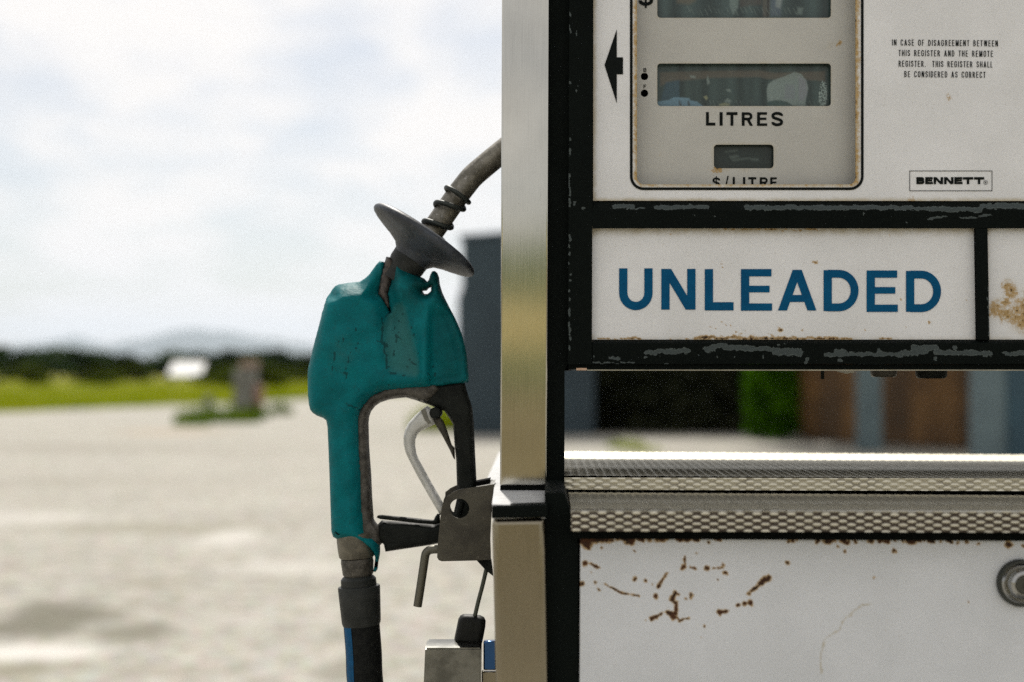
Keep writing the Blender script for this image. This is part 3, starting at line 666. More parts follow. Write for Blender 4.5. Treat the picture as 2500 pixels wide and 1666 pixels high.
# recessed plate with its windows
WIN = rrect(1604.7, 155.3, 2028.8, 259.4, 8, 5); WIN0 = rrect(1604.7, -62, 2028.8, 44, 8, 5); WIN2 = rrect(1742.8, 353.4, 1888.8, 411.4, 9, 5)
DB, DF = circ(1573.4, 187, 9.2, 20), circ(1573.4, 228, 9.2, 20)
YP = .021
def a_plate(V):
    r = caps(V, [(2047,106,2046,106,3),(2036,110,2044,108,3),(2024,112,2034,110,2),(1605,378,1606,379,2.5),(1716,423,1750,418,2.5),(1740,411,1760,413,4),(2041,240,2041,242,2),(2012,373,2012,374,2)])
    h = np.clip(1-loop_dist(V, [WIN, WIN0, WIN2])/8, 0, 1)*.5
    return {'rust': np.maximum(r*.62, 0), 'grime': np.maximum(h, caps(V, [(2020,114,2046,106,9)])*.5)}
plate = sheet('register_plate', rrect(1530, -350, 2112, 480, 10), [WIN, WIN0, WIN2, DB, DF], YP, .0015, M_PLATE, pump, step=13, edge=8, attrs=a_plate)
# dirt painted on the window panes (their own stains)
def stain(V, poly, col, base, soft=5, k=.9):
    d = loop_dist(V, [poly]); s = np.where(inside(V, poly), np.clip(.5+d/soft, 0, 1), np.clip(.5-d/soft, 0, 1))
    n_ = .75+.25*rng.random(len(V)); a = (s*k*n_)[:, None]
    return base*(1-a)+np.array(col)*a
def w1(V):
    V = np.asarray(V); q = lambda L: [(x/5.115+1600, y/5.115) for x, y in L]
    c = np.tile(np.array([[.040, .062, .060]]), (len(V), 1))
    x, y = V[:, 0], V[:, 1]
    c *= (1+.30*np.sin(x*.13+1.2*np.sin(x*.041))*np.sin(x*.047+2))[:, None]
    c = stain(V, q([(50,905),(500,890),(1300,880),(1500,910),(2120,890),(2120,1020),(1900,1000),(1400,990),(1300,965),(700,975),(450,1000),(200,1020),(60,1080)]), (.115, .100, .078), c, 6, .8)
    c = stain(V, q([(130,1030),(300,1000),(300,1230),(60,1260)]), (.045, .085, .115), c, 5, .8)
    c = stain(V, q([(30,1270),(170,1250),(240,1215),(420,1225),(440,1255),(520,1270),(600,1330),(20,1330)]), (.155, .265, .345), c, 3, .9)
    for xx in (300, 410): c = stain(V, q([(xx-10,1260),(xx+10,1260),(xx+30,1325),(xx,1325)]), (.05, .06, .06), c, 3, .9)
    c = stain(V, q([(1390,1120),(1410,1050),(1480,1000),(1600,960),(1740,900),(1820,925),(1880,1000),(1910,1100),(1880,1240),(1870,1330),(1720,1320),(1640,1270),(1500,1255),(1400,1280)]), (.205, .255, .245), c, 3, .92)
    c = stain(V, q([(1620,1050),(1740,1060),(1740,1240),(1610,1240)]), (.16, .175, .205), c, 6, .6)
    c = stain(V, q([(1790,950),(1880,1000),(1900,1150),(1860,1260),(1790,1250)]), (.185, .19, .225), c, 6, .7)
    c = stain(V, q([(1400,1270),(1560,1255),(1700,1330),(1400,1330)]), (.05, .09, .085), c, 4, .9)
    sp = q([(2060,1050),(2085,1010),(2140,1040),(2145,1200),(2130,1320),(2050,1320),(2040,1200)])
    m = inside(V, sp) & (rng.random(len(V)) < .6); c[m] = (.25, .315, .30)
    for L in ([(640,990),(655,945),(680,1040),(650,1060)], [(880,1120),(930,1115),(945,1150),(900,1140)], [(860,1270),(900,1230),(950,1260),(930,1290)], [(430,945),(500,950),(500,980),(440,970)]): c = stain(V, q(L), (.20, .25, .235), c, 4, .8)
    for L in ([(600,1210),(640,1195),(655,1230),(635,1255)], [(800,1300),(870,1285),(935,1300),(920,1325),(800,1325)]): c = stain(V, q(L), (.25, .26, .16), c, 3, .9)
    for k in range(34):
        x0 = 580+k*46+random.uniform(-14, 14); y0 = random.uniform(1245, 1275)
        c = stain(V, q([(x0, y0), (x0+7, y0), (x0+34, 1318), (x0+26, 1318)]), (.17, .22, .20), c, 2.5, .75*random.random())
    return {'dirt': c}
def w0(V):
    V = np.asarray(V); q = lambda L: [(x/5.115+1600, y/5.115) for x, y in L]; x, y = V[:, 0], V[:, 1]
    c = np.tile(np.array([[.050, .076, .076]]), (len(V), 1)); c *= (1+.3*np.sin(x*.09+1.2*np.sin(x*.031)))[:, None]
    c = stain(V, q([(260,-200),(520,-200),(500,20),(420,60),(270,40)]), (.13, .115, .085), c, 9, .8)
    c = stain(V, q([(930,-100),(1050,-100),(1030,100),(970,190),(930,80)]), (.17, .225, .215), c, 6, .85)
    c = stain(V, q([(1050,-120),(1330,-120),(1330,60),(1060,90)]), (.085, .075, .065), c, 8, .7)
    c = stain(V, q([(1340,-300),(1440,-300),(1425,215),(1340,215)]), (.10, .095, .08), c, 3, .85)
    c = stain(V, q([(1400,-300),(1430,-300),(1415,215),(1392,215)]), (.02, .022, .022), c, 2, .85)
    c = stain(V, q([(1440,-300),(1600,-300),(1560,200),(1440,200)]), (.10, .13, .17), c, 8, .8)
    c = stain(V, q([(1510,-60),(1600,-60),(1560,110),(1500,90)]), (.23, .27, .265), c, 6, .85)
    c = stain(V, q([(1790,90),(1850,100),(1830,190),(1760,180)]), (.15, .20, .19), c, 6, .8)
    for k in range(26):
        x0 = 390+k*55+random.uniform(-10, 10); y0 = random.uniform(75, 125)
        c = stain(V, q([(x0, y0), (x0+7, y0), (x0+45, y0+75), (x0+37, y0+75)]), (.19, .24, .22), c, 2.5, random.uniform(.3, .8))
    return {'dirt': c}
def w2(V):
    c = np.tile(np.array([[.022, .034, .032]]), (len(V), 1))
    for L in ([(1780,382),(1800,378),(1805,384),(1785,388)], [(1785,390),(1830,385),(1830,388),(1790,394)], [(1830,386),(1852,388),(1850,394),(1835,392)], [(1770,370),(1800,366),(1800,369),(1772,373)]): c = stain(V, L, (.10, .13, .12), c, 5, .8)
    return {'dirt': c}
YG = YP+.006
_w0, _w1, _w2 = w0, w1, w2
w0 = lambda V: {'dirt': _w0(V)['dirt']*1.15}; w1 = lambda V: {'dirt': _w1(V)['dirt']*1.18}; w2 = lambda V: {'dirt': _w2(V)['dirt']*1.1}
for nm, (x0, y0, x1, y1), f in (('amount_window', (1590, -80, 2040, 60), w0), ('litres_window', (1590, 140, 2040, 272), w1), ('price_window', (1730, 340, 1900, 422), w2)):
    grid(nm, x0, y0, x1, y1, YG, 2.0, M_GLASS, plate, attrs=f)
box('register_box', U(1520, 0, 0).x, U(2130, 0, 0).x, YG+.004, .045, U(1800, 486, 0).z, U(1800, -360, 0).z, M_HOLE, pump)

# --- lettering
def thick(pl, t, closed=False):
    P = [np.array(p, float) for p in pl]; n = len(P); Lf, Rt = [], []
    for i in range(n):
        a = P[i]-P[i-1] if i else None; b = P[i+1]-P[i] if i < n-1 else None
        ds = [d/np.hypot(*d) for d in (a, b) if d is not None and np.hypot(*d) > 1e-9]
        nn = [np.array([-d[1], d[0]]) for d in ds]; m = sum(nn); m = m/np.hypot(*m); k = 1/max(.5, m@nn[0])
        Lf.append(P[i]+m*t/2*k); Rt.append(P[i]-m*t/2*k)
    return [tuple(p) for p in Rt+Lf[::-1]]
def arc(cx, cy, rx, ry, a0, a1, n=14): return [(cx+rx*math.cos(R(a0+(a1-a0)*i/n)), cy+ry*math.sin(R(a0+(a1-a0)*i/n))) for i in range(n+1)]
def bar(x0, y0, x1, y1): return [(x0, y0), (x1, y0), (x1, y1), (x0, y1)]
def para(xb, xt, t, y0=0.0, y1=1.0): return [(xb-t/2, y0), (xb+t/2, y0), (xt+t/2, y1), (xt-t/2, y1)]
def glyph(c, w, t):
    """polygons of a capital, cap height 1, width w, stroke t"""
    h = t/2; l, r, b, tp = h, w-h, h, 1-h; v = bar(0, 0, t, 1); rc = min(.30, (w-t)*.62)
    if c == 'I': return [bar(0, 0, w, 1)]
    if c == 'L': return [v, bar(0, 0, w, t)]
    if c == 'T': return [bar(0, 1-t, w, 1), bar(w/2-h, 0, w/2+h, 1)]
    if c == 'H': return [v, bar(w-t, 0, w, 1), bar(0, .5-h, w, .5+h)]
    if c == 'E': return [v, bar(0, 0, w, t*.88), bar(0, 1-t*.88, w*.98, 1), bar(0, .52-t*.4, w*.92, .52+t*.4)]
    if c == 'F': return [v, bar(0, 1-t*.9, w, 1), bar(0, .5-t*.42, w*.9, .5+t*.42)]
    if c == 'N': return [v, bar(w-t, 0, w, 1), [(0, 1), (t*1.18, 1), (w, 0), (w-t*1.18, 0)]]
    if c == 'M': return [v, bar(w-t, 0, w, 1), [(0, 1), (t*1.2, 1), (w/2+h, 0), (w/2-h, 0)], [(w-t*1.2, 1), (w, 1), (w/2+h, 0), (w/2-h, 0)]]
    if c == 'A': return [para(t*.54, w/2, t*1.08), para(w-t*.54, w/2, t*1.08), bar(w*.2, .21, w*.8, .21+t*.85)]
    if c == 'W': return [para(w*.27, h, t), para(w*.27, w/2, t), para(w*.73, w/2, t), para(w*.73, w-h, t)]
    if c == 'O' or c == 'Q': return [thick([(l, .5)]+arc(w/2, 1-h-rc, w/2-h, rc, 180, 0)+[(r, .5)], t), thick([(r, .5)]+arc(w/2, h+rc, w/2-h, rc, 0, -180)+[(l, .5)], t)]
    if c == 'C': return [thick([(r, .68)]+arc(w/2, 1-h-rc, w/2-h, rc, 0, 180)+arc(w/2, h+rc, w/2-h, rc, 180, 360)+[(r, .32)], t)]
    if c == 'G': return [thick([(r, .70)]+arc(w/2, 1-h-rc, w/2-h, rc, 0, 180)+arc(w/2, h+rc, w/2-h, rc, 180, 360)+[(r, .48)], t), bar(w*.55, .5-t*.45, w, .5+t*.45)]
    if c == 'U': return [thick([(l, 1)]+arc(w/2, h+rc*1.05, w/2-h, rc*1.05, 180, 360)+[(r, 1)], t)]
    if c == 'D': k = min(.42, (w-t)*.62); return [v, thick([(h, 1-t*.44)]+arc(r-k*.95, .5, k*.95, .5-t*.44, 90, -90, 20)+[(h, t*.44)], t*.95)]
    if c == 'R': k = .26-h*.5; return [v, thick([(h, tp)]+arc(r-k-.02, (tp+.5)/2, k, (tp-.5)/2, 90, -90)+[(h, .5)], t*.92), para(r, w*.55, t*1.05, 0, .5)]
    if c == 'B': k = .24-h*.5; return [v, thick([(h, 1-t*.45)]+arc(r-k-.03, (1-t*.45+.52)/2, k, (1-t*.45-.52)/2, 90, -90)+[(h, .52)], t*.9), thick([(h, .52)]+arc(r-k, (.52+t*.45)/2, k, (.52-t*.45)/2, 90, -90)+[(h, t*.45)], t*.9)]
    if c == 'P': k = .26; return [v, thick([(h, tp)]+arc(r-k, (tp+.45)/2, k, (tp-.45)/2, 90, -90)+[(h, .45)], t*.92)]
    if c in 'S$':
        q = [(r*.985, .72)]+arc(w/2, .745, w/2-h, .255-h, 10, 170, 10)+[(l, .70), (l+w*.06, .615), (w*.33, .555), (w/2, .51), (w*.68, .46), (r-w*.06, .40), (r, .31)]+arc(w/2, .27, w/2-h, .27-h, -6, -170, 10)+[(l*1.02, .29)]
        g = [thick([tuple(p)[:2] for p in smooth_path([(a, b, 0) for a, b in q], 3)], t)]
        return g+([bar(w/2-t*.28, -.12, w/2+t*.28, 1.12)] if c == '$' else [])
    if c == '/': return [para(t*.4, w-t*.4, t*.8, -.05, 1.08)]
    if c == '.': return [bar(0, 0, w, t)]
    return []
NW = dict(I=.2, L=.56, T=.62, H=.72, E=.64, F=.6, N=.74, M=.86, A=.76, W=1.0, O=.74, C=.72, G=.76, U=.72, D=.72, R=.70, B=.70, S=.68)
def lettering(name, glyphs, y, m, parent):
    """glyphs = (char, x0, x1, ytop, ybottom, stroke px); one thin sheet per word"""
    verts, faces = [], []
    for c, x0, x1, y0, y1, t in glyphs:
        H = y1-y0; P = glyph(c, (x1-x0)/H, t/H); V, Fs = [], []
        for poly in P:
            a = sum(poly[i][0]*poly[(i+1) % len(poly)][1]-poly[(i+1) % len(poly)][0]*poly[i][1] for i in range(len(poly)))
            if a < 0: poly = poly[::-1]
            k = len(V); V += [Vector((p[0], p[1])) for p in poly]; Fs.append(list(range(k, len(V))))
        vo, eo, fo, *_ = delaunay_2d_cdt(V, [], Fs, 0, 1e-5)
        va = np.array([tuple(v) for v in vo]); fo = np.array([list(f) for f in fo]); cc = va[fo].mean(1); keep = np.zeros(len(fo), bool)
        for poly in P: keep |= inside(cc, poly)
        fo = fo[keep].tolist()
        k = len(verts); verts += [tuple(p) for p in UA([(x0+v[0]*H, y1-v[1]*H) for v in vo], y)]
        faces += [tuple(k+i for i in f) for f in fo]
    me = bpy.data.meshes.new(name); me.from_pydata(verts, [], faces); me.update()
    bm = bmesh.new(); bm.from_mesh(me)
    for f in bm.faces:
        if f.normal.y > 0: f.normal_flip()
    bm.to_mesh(me); bm.free()
    return link(name, me, m, parent)
def line(text, x0, x1, y0, y1, t, slope=0.0, gap=None, space=.42, narrow=1.0):
    """set a line of capitals to fill x0..x1"""
    H = y1-y0; ws = [(space if c == ' ' else NW.get(c, .2)*narrow if c != 'I' else t/H) for c in text]
    if '.' in text: ws = [t/H if c == '.' else a for c, a in zip(text, ws)]
    gap = .2 if gap is None else gap; tot = sum(ws)+gap*(len(text)-1); k = (x1-x0)/(tot*H); x = x0; o = []
    for c, a in zip(text, ws):
        wd = a*H*k if c not in 'I.' else t
        if c != ' ': dy = slope*(x-x0); o.append((c, x, x+wd, y0+dy, y1+dy, t))
        x += a*H*k+gap*H*k
    return o
sheet('arrow', [(1475.9,159.4),(1505.9,252.9),(1505.9,181.8),(1521,181.8),(1521,140.3),(1505.9,140.3),(1505.9,71.7)], [], .0055, 0, M_PRINT, topp)
YT = .0055
L = []
for tx, x0, x1, y0 in (('IN CASE OF DISAGREEMENT BETWEEN', 2178, 2436.5, 96.6), ('THIS REGISTER AND THE REMOTE', 2194, 2424.4, 122.2), ('REGISTER.  THIS REGISTER SHALL', 2194, 2423, 148.3), ('BE CONSIDERED AS CORRECT', 2208, 2406, 173.8)):
    L += line(tx, x0, x1, y0, y0+14.8, 1.75, .0095, .25, .34, .68)
lettering('notice_lettering', L, YT, M_PRINT, topp)
bx = []
for c, x0, x1 in (('B', 2237.3, 2257), ('E', 2259, 2277.5), ('N', 2279.5, 2302.5), ('N', 2305, 2328), ('E', 2330, 2350), ('T', 2351, 2376), ('T', 2378, 2403)): bx.append((c, x0, x1, 432.8, 450, 6.0))
lettering('maker_lettering', bx, YT, M_PRINT, topp)
sheet('maker_frame', rect(2220.4, 417, 2422.8, 467), [rect(2221.9, 418.5, 2421.3, 465.5)], YT, 0, M_PRINT, topp)
sheet('trademark_ring', circ(2406.5, 446, 5.4, 20), [circ(2406.5, 446, 4.6, 20)], YT, 0, M_PRINT, topp)
lettering('trademark_letter', [('R', 2404.4, 2408.8, 443, 449, 1.0)], YT, M_PRINT, topp)
YQ = YP-.0004
lettering('litres_lettering', [('L', 1723.7, 1746.5, 274, 307, 7), ('I', 1756.8, 1764.3, 274.2, 307.2, 7), ('T', 1773.5, 1800.5, 274.2, 307.4, 7), ('R', 1811, 1838, 274.4, 307.6, 7), ('E', 1848.5, 1873, 274.4, 307.8, 7), ('S', 1883.5, 1911.8, 273.6, 308.6, 7)], YQ, M_PRINT, plate)
lettering('unit_price_lettering', [('$', 1739.6, 1758, 433.5, 459, 4.4), ('/', 1769, 1779.5, 432, 459, 4.2), ('L', 1789, 1806, 432.5, 459, 5.2), ('I', 1814, 1819.4, 432.7, 459, 5.2), ('T', 1827, 1846.5, 432.9, 459, 5.2), ('R', 1855, 1875, 433.1, 459, 5.2), ('E', 1880.5, 1896.8, 433.3, 459, 5.2)], YQ, M_PRINT, plate)
lettering('dollar_lettering', [('$', 1559, 1594.5, -31, 14.5, 8.2), ], YQ, M_PRINT, plate)
lettering('indicator_lettering', [('B', 1571, 1578.6, 166.8, 176, 1.9), ('F', 1571.3, 1577.6, 207, 216.2, 1.9)], YQ, M_PRINT, plate)

# --- black frame of the cabinet
CHT = conv([(520,85,690,80,30),(880,92,1050,92,26),(1050,88,1300,90,28),(1650,90,2091,90,34),(180,60,14),(258,103,18),(620,112,12),(700,100,790,100,7),(1380,160,10),(1200,160,9)], 1350, 480, 3.485)+conv([(0,92,1150,95,32),(560,162,10),(728,150,16),(1100,222,10),(1180,100,1720,112,32),(1270,185,1440,165,12),(1550,185,1810,155,12),(1750,80,2091,75,40)], 1900, 480, 3.485)
CHB = conv([(800,1325,1150,1312,30),(1300,1300,1450,1265,32),(1450,1285,1690,1295,34),(1700,1300,2091,1310,30),(1880,1335,1920,1340,16),(490,1375,560,1378,18),(350,1365,15),(790,1366,20),(905,1366,12),(1240,1352,12),(1790,1360,16),(1390,1362,12),(1535,1358,14),(270,1408,16),(130,1415,690,1418,8),(950,1418,1000,1418,10)], 1350, 480, 3.485)+conv([(0,1320,190,1330,42),(400,1350,640,1345,26),(500,1320,560,1310,24),(670,1345,1010,1340,26),(860,1315,20),(1020,1340,1250,1320,34),(1150,1290,1350,1290,32),(1350,1325,1800,1335,34),(1500,1285,20),(1930,1335,2091,1328,24),(520,1395,24),(230,1415,260,1370,20),(1340,1380,30),(790,1245,14),(0,1262,60,1250,10)], 1900, 480, 3.485)
CHT = [(a, b, c, d, e*.66) for a, b, c, d, e in CHT]; CHB = [(a, b, c, d, e*.68) for a, b, c, d, e in CHB]
CHT += [(2520,505,2700,508,9)]; CHB += [(2520,862,2700,858,9)]
CHV = [(1390.5, y, 1390.5, y+dy, 2.6) for y, dy in ((30,8),(62,18),(200,3),(340,4),(365,14),(425,8),(440,10),(452,10),(468,10),(484,12),(500,8),(575,5),(583,10),(598,6),(617,5),(640,3),(668,3),(683,4),(708,4),(728,5),(752,10),(765,6),(790,8),(802,16),(822,8),(848,5))]+[(1404, 495, 1404, 496, 4), (1422, 510, 1424, 510, 5), (1408, 75, 1408, 90, 1.5), (1409, 210, 1409, 225, 1.5)]
def chips(L): return lambda V: {'chip': caps(V, L)}
frame = grid('frame_stile', 1388, -420, 1447, 903, 0, 3.5, M_BLACK, pump, attrs=chips(CHV), corners=((1391.5, -420), (1449, -420), (1445, 890), (1386.5, 890)))
prism('stile_core', [(1386.5, 889), (1444, 889), (1448, -420), (1391.5, -420)], .0006, .046, M_DARK, pump)
def bar_(name, y0, y1, L, depth, top_bev):
    """horizontal bar: face plus a sloping upper lip"""
    x0, x1 = 1446.5, XR
    f = grid(name, x0, y0+top_bev, x1, y1, 0, 3.5, M_BLACK, pump, attrs=chips(L))
    P0 = [(x0+i*6, y0+top_bev) for i in range(int((x1-x0)/6)+1)]
    rows = []; V2 = []
    for k in range(8):
        t = k/7; V2 += [(p[0], y0+top_bev*(1-t)) for p in P0]
    W = UA(V2, 0); W[:, 1] += np.repeat(np.linspace(0, 1, 8)**1.4*.006, len(P0)); n = len(P0)
    F = [(k*n+i, k*n+i+1, (k+1)*n+i+1, (k+1)*n+i) for k in range(7) for i in range(n-1)]
    me = bpy.data.meshes.new(name+'_lip'); me.from_pydata(W.tolist(), [], F); set_attr(me, {'chip': caps(np.array(V2), L)}); smooth(me)
    link('lip', me, M_BLACK, f)
    return f
b1 = bar_('middle_rail', 492, 558, CHT, .012, 22)
prism('rail_core', [(1446.5, 557.5), (XR, 557.5), (XR, 493), (1446.5, 493)], .0065, .046, M_DARK, pump)
b2 = bar_('bottom_rail', 829, 889, CHB, .012, 10)
prism('rail_core', [(1446.5, 889), (XR, 889), (XR, 831), (1446.5, 831)], .0065, .046, M_DARK, pump)
prism('underside_lip', [(1388, 902.5), (XR, 902.5), (XR, 890), (1388, 889.5)], .004, .30, M_BLACK, pump)
prism('bright_edge', [(1433, 905.2), (XR, 905.6), (XR, 903), (1433, 902.8)], .0045, .012, M_ALU, pump)
prism('bright_edge_tip', [(1407, 904.6), (1432.5, 904.6), (1432.5, 899), (1407, 899)], .0035, .010, mat('bare_copper_edge', (.55, .38, .28), .4, .7), pump)
grid('divider', 2382, 557, 2413, 830, 0, 3.5, M_BLACK, pump, attrs=chips([(2413, 700, 2415, 828, 1.5)]), corners=((2382, 557), (2411, 557), (2416, 830), (2386.5, 830)))
prism('divider_core', [(2386.5, 829), (2415.5, 829), (2410.7, 558), (2382.3, 558)], .0006, .046, M_DARK, pump)
unl = grid('grade_panel', 1440, 552, 2392, 835, .006, 4.0, M_ENAMEL, pump, attrs=a_unl)
grid('second_grade_panel', 2405, 552, XR, 835, .006, 4.0, M_ENAMEL, pump, attrs=a_p2)
lettering('grade_lettering', [('U', 1511.5, 1593.3, 655.6, 757.8, 20.2), ('N', 1614.6, 1698, 657, 756.5, 20.2), ('L', 1720.7, 1791, 657.4, 758.4, 20.2), ('E', 1809, 1885, 657.4, 759, 20.2), ('A', 1899.5, 1993.3, 659.3, 758.6, 20.2), ('D', 2010.8, 2096.6, 660, 759.9, 20.2), ('E', 2115.8, 2192, 660.8, 762, 20.2), ('D', 2212, 2298, 662, 761.8, 20.2)], .0055, M_BLUEPRINT, unl)
# things under the cabinet
for x0, x1, y1, k in ((2126, 2189, 921, 0), (2236, 2311, 924, 1)):
    c = U((x0+x1)/2, 905, .05); rr = PX((x1-x0)/2, .05); hh = PX(y1-902, .05)
    lathe('cabinet_foot', (c.x, .05, U(2200, 902, .05).z), (0, 0, -1), [(0, rr*.94), (0, rr), (hh*.6, rr), (hh*.88, rr*.93), (hh, rr*.8), (hh, rr*.1)], (M_GUARD, M_TRIM)[1-k] if k else mat('foot_brown', (.035, .03, .02), .5), pump)
tube('bolt', [(U(2008, 903, .05).x, .05, U(2008, 900, .05).z), (U(2008, 903, .05).x, .05, U(2008, 926, .05).z)], PX(4.5, .05), M_GUARD, pump, 10)
prism('torn_sticker', [(2040, 905), (2086, 905), (2085, 911), (2076, 911), (2070, 913), (2062, 912), (2057, 910), (2049, 909)], .03, .031, M_PLATE, pump)
# --- steel corner post, black inner post
post = prism('corner_post', [(1220.5, 1186), (1335, 1185.5), (1342.5, -420), (1227, -420)], -.004, .05, M_STEEL, pump, .0013, 3)
prism('inner_post', [(1333, 1203), (1378, 1203), (1378.5, 905), (1391, 880), (1395, -420), (1341, -420)], .008, .05, M_BLACK, pump)
prism('side_panel', [(1340, 905), (1394, 905), (1399, -420), (1346, -420)], .052, .30, M_DARK, pump)
for px in (1275, 2640):
    c = U(px, 1000, .26); box('rear_post', c.x-.0, c.x+.035, .26, .295, U(1300, 1165, .0).z, U(1300, 905, 0).z+.02, M_DARK, pump)
for k, px in enumerate((XR-40,)):
    prism('right_post', [(px, 1203), (px+45, 1203), (px+45, -420), (px, -420)], .008, .05, M_BLACK, pump)
    prism('right_corner_post', [(px+46, 1186), (px+160, 1186), (px+160, -420), (px+46, -420)], -.004, .05, M_STEEL, pump, .0013, 3)
# --- the ledge of the base and its black cap
Ycap = -.135
zc = U(1265, 1235, Ycap).z
cl, cr = U(1199.5, 1236, Ycap).x, U(1334, 1236, Ycap).x
prism('post_gasket', [(1221, 1199.5), (1378, 1199.5), (1378, 1186.6), (1221, 1187)], -.003, .05, M_DARK, pump)
M_CAPM = mat('ledge_paint', (.30, .31, .31), .45, build=mottled((.48, .485, .485), (.38, .385, .385), 60))
def onz(px, py, z): return G(px, py, z)
bm = bmesh.new()
lp = [onz(1201, 1233, zc), onz(1206.5, 1190, zc), onz(1186, 1176, zc), onz(1219, 1104, zc), onz(1330, 1104, zc), onz(1331, 1233, zc)]
tv = [bm.verts.new(p) for p in lp]; bv = [bm.verts.new(p+Vector((0, 0, -.01))) for p in lp]
bm.faces.new(tv); bm.faces.new(bv[::-1])
for i in range(6): bm.faces.new((tv[i], bv[i], bv[(i+1) % 6], tv[(i+1) % 6]))
from_bm('ledge', bm, M_CAPM, pump)
prism('ledge_cap', [(1199.5, 1266.5), (1337, 1264), (1337, 1231.5), (1199.5, 1236.5)], Ycap, Ycap+.02, M_BLACK, pump, .0015, 2)
# --- lower steel post
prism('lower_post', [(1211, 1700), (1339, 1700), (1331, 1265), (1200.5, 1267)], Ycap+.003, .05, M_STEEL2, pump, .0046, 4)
prism('lower_inner_post', [(1320, 1900), (1412, 1900), (1412, 1330), (1392, 1244), (1378, 1203), (1330, 1203)], -.12, .02, M_BLACK, pump)
prism('lower_recess', [(1330, 1900), (1440, 1900), (1440, 1246), (1330, 1246)], -.10, .30, M_DARK, pump)
# --- embossed aluminium shelves
HX = PX(42, 0); HZ = PX(16.7, 0)
def lens(u, v):
    """two staggered rows of lens-shaped pillows, u along, v across (in periods)"""
    h = 0
    for s in (0, .5):
        du = ((u+s) % 1)-.5; dv = ((v+s) % 1)-.5
        q = 1-(du/.275)**2-(dv/.235)**2; h = h+np.sqrt(np.clip(q, 0, 1))
    return h
def shelf(name, x0, x1, z, yf, yb, dx, dy, amp, parent):
    nx, ny = int((x1-x0)/dx), int((yb-yf)/dy); xs = np.linspace(x0, x1, nx); yy = np.linspace(yf, yb, ny)
    X, Y = np.meshgrid(xs, yy); Z = z+amp*lens(X/HX, Y/HZ)
    idx = np.arange(nx*ny).reshape(ny, nx); F = np.stack([idx[:-1, :-1], idx[:-1, 1:], idx[1:, 1:], idx[1:, :-1]], -1).reshape(-1, 4)
    me = bpy.data.meshes.new(name); me.from_pydata(np.stack([X.ravel(), Y.ravel(), Z.ravel()], 1).tolist(), [], F.tolist()); set_attr(me, {'lens': lens(X/HX, Y/HZ).ravel()*.6+.4}); smooth(me)
    return link(name, me, M_EMB, parent)
Yt1 = -.14; zt1 = U(1900, 1246, Yt1).z; Yt2 = .002; zt2 = U(1900, 1163.5, Yt2).z
xs0 = U(1394, 1250, Yt1).x; xs1 = U(1378, 1163, Yt2).x; xe = U(XR, 1200, 0).x
tray = thing  # (name kept free)
sh1 = shelf('lower_shelf', xs0, xe, zt1-.0006, Yt1, Yt2+.004, .0016, .0014, .00065, pump)
front = grid('front_lip', 1394, 1248, XR, 1296, Yt1, 1.9, M_EMB, sh1, attrs=lambda P: {'lens': lens(P[:, 0]/42, (P[:, 1]-.006*(P[:, 0]-1394))/16.7)}, disp=lambda P: .0015*lens(P[:, 0]/42, (P[:, 1]+.006*(P[:, 0]-1394)*-1)/16.7), corners=((1394, 1246), (XR, 1252.5), (XR, 1303), (1394, 1297)))
bm = bmesh.new(); e0, e1 = U(1394, 1246.5, Yt1), U(XR, 1252, Yt1)
tube('', [e0+Vector((0, .0012, -.0006)), e1+Vector((0, .0012, -.0006))], .0014, None, seg=10, bm=bm); from_bm('rolled_edge', bm, M_ALU, sh1, 45)
prism('lip_shadow_gap', [(1400, 1316), (XR, 1326), (XR, 1296), (1400, 1290)], Yt1+.012, 0, M_DARK, pump)
sh2 = shelf('upper_shelf', xs1, xe, zt2-.0006, Yt2, .335, .0016, .0014, .00055, pump)
dz = PX(31, Yt2)
r2 = grid('riser', 1378, 1165, XR, 1196, Yt2, 2.2, M_EMB, sh2, attrs=lambda P: {'lens': lens(P[:, 0]/37, P[:, 1]/15)*.5+.3}, disp=lambda P: .0007*lens(P[:, 0]/37, P[:, 1]/15), corners=((1378, 1166), (XR, 1170.5), (XR, 1202), (1378, 1196)))
box('shelf_core', xs1, xe, Yt2+.004, .333, zt1+.001, zt2-.0016, M_DARK, pump)
box('base_core', xs0+.01, xe, -.09, .33, .12, zt1-.004, M_DARK, pump)
YD = -.122
# --- lower white door with rust, lock
low = grid('lower_door', 1415.5, 1313, XR, 1900, YD, 4.0, M_DOOR, pump, attrs=a_lower, corners=((1417, 1313), (XR, 1325), (XR, 1900), (1414, 1900)))
lc = U(2490, 1423, YD)
lathe('lock', lc, (0, -1, 0), [(-.01, PX(52, YD)), (.001, PX(52, YD)), (.004, PX(51.3, YD)), (.0065, PX(44.6, YD)), (.0055, PX(40.9, YD)), (.0055, PX(39.9, YD)), (.011, PX(32.3, YD)), (.0125, PX(25.6, YD)), (.0125, PX(23.8, YD)), (.0085, PX(22.8, YD)), (.0085, PX(7.6, YD)), (.005, PX(7.1, YD)), (.005, .0001)], mat('lock_chrome', (.34, .34, .33), .16, 1.0), low, 48, 30)
lathe('lock_ring', lc, (0, -1, 0), [(0, PX(57.0, YD)), (.0035, PX(57.0, YD)), (.005, PX(54.1, YD)), (.0052, PX(47.5, YD)), (0, PX(47.5, YD))], mat('lock_gasket', (.03, .033, .028), .4, .3), low, 48, 30)
lathe('lock_barrel', lc+Vector((0, -.0086, 0)), (0, -1, 0), [(0, PX(23.3, YD)), (.0052, PX(23.3, YD)), (.0056, PX(21.8, YD)), (.0056, PX(9.5, YD)), (.003, PX(8.5, YD)), (.003, .0001)], mat('lock_barrel_dark', (.06, .06, .05), .4, .6), low, 40, 30)
# --- concrete island under it
box_i = box('concrete_island', U(1000, 900, 0).x-.25, xe+.9, -.40, .70, .0, .12, M_CONC, None, .015); struct(box_i)

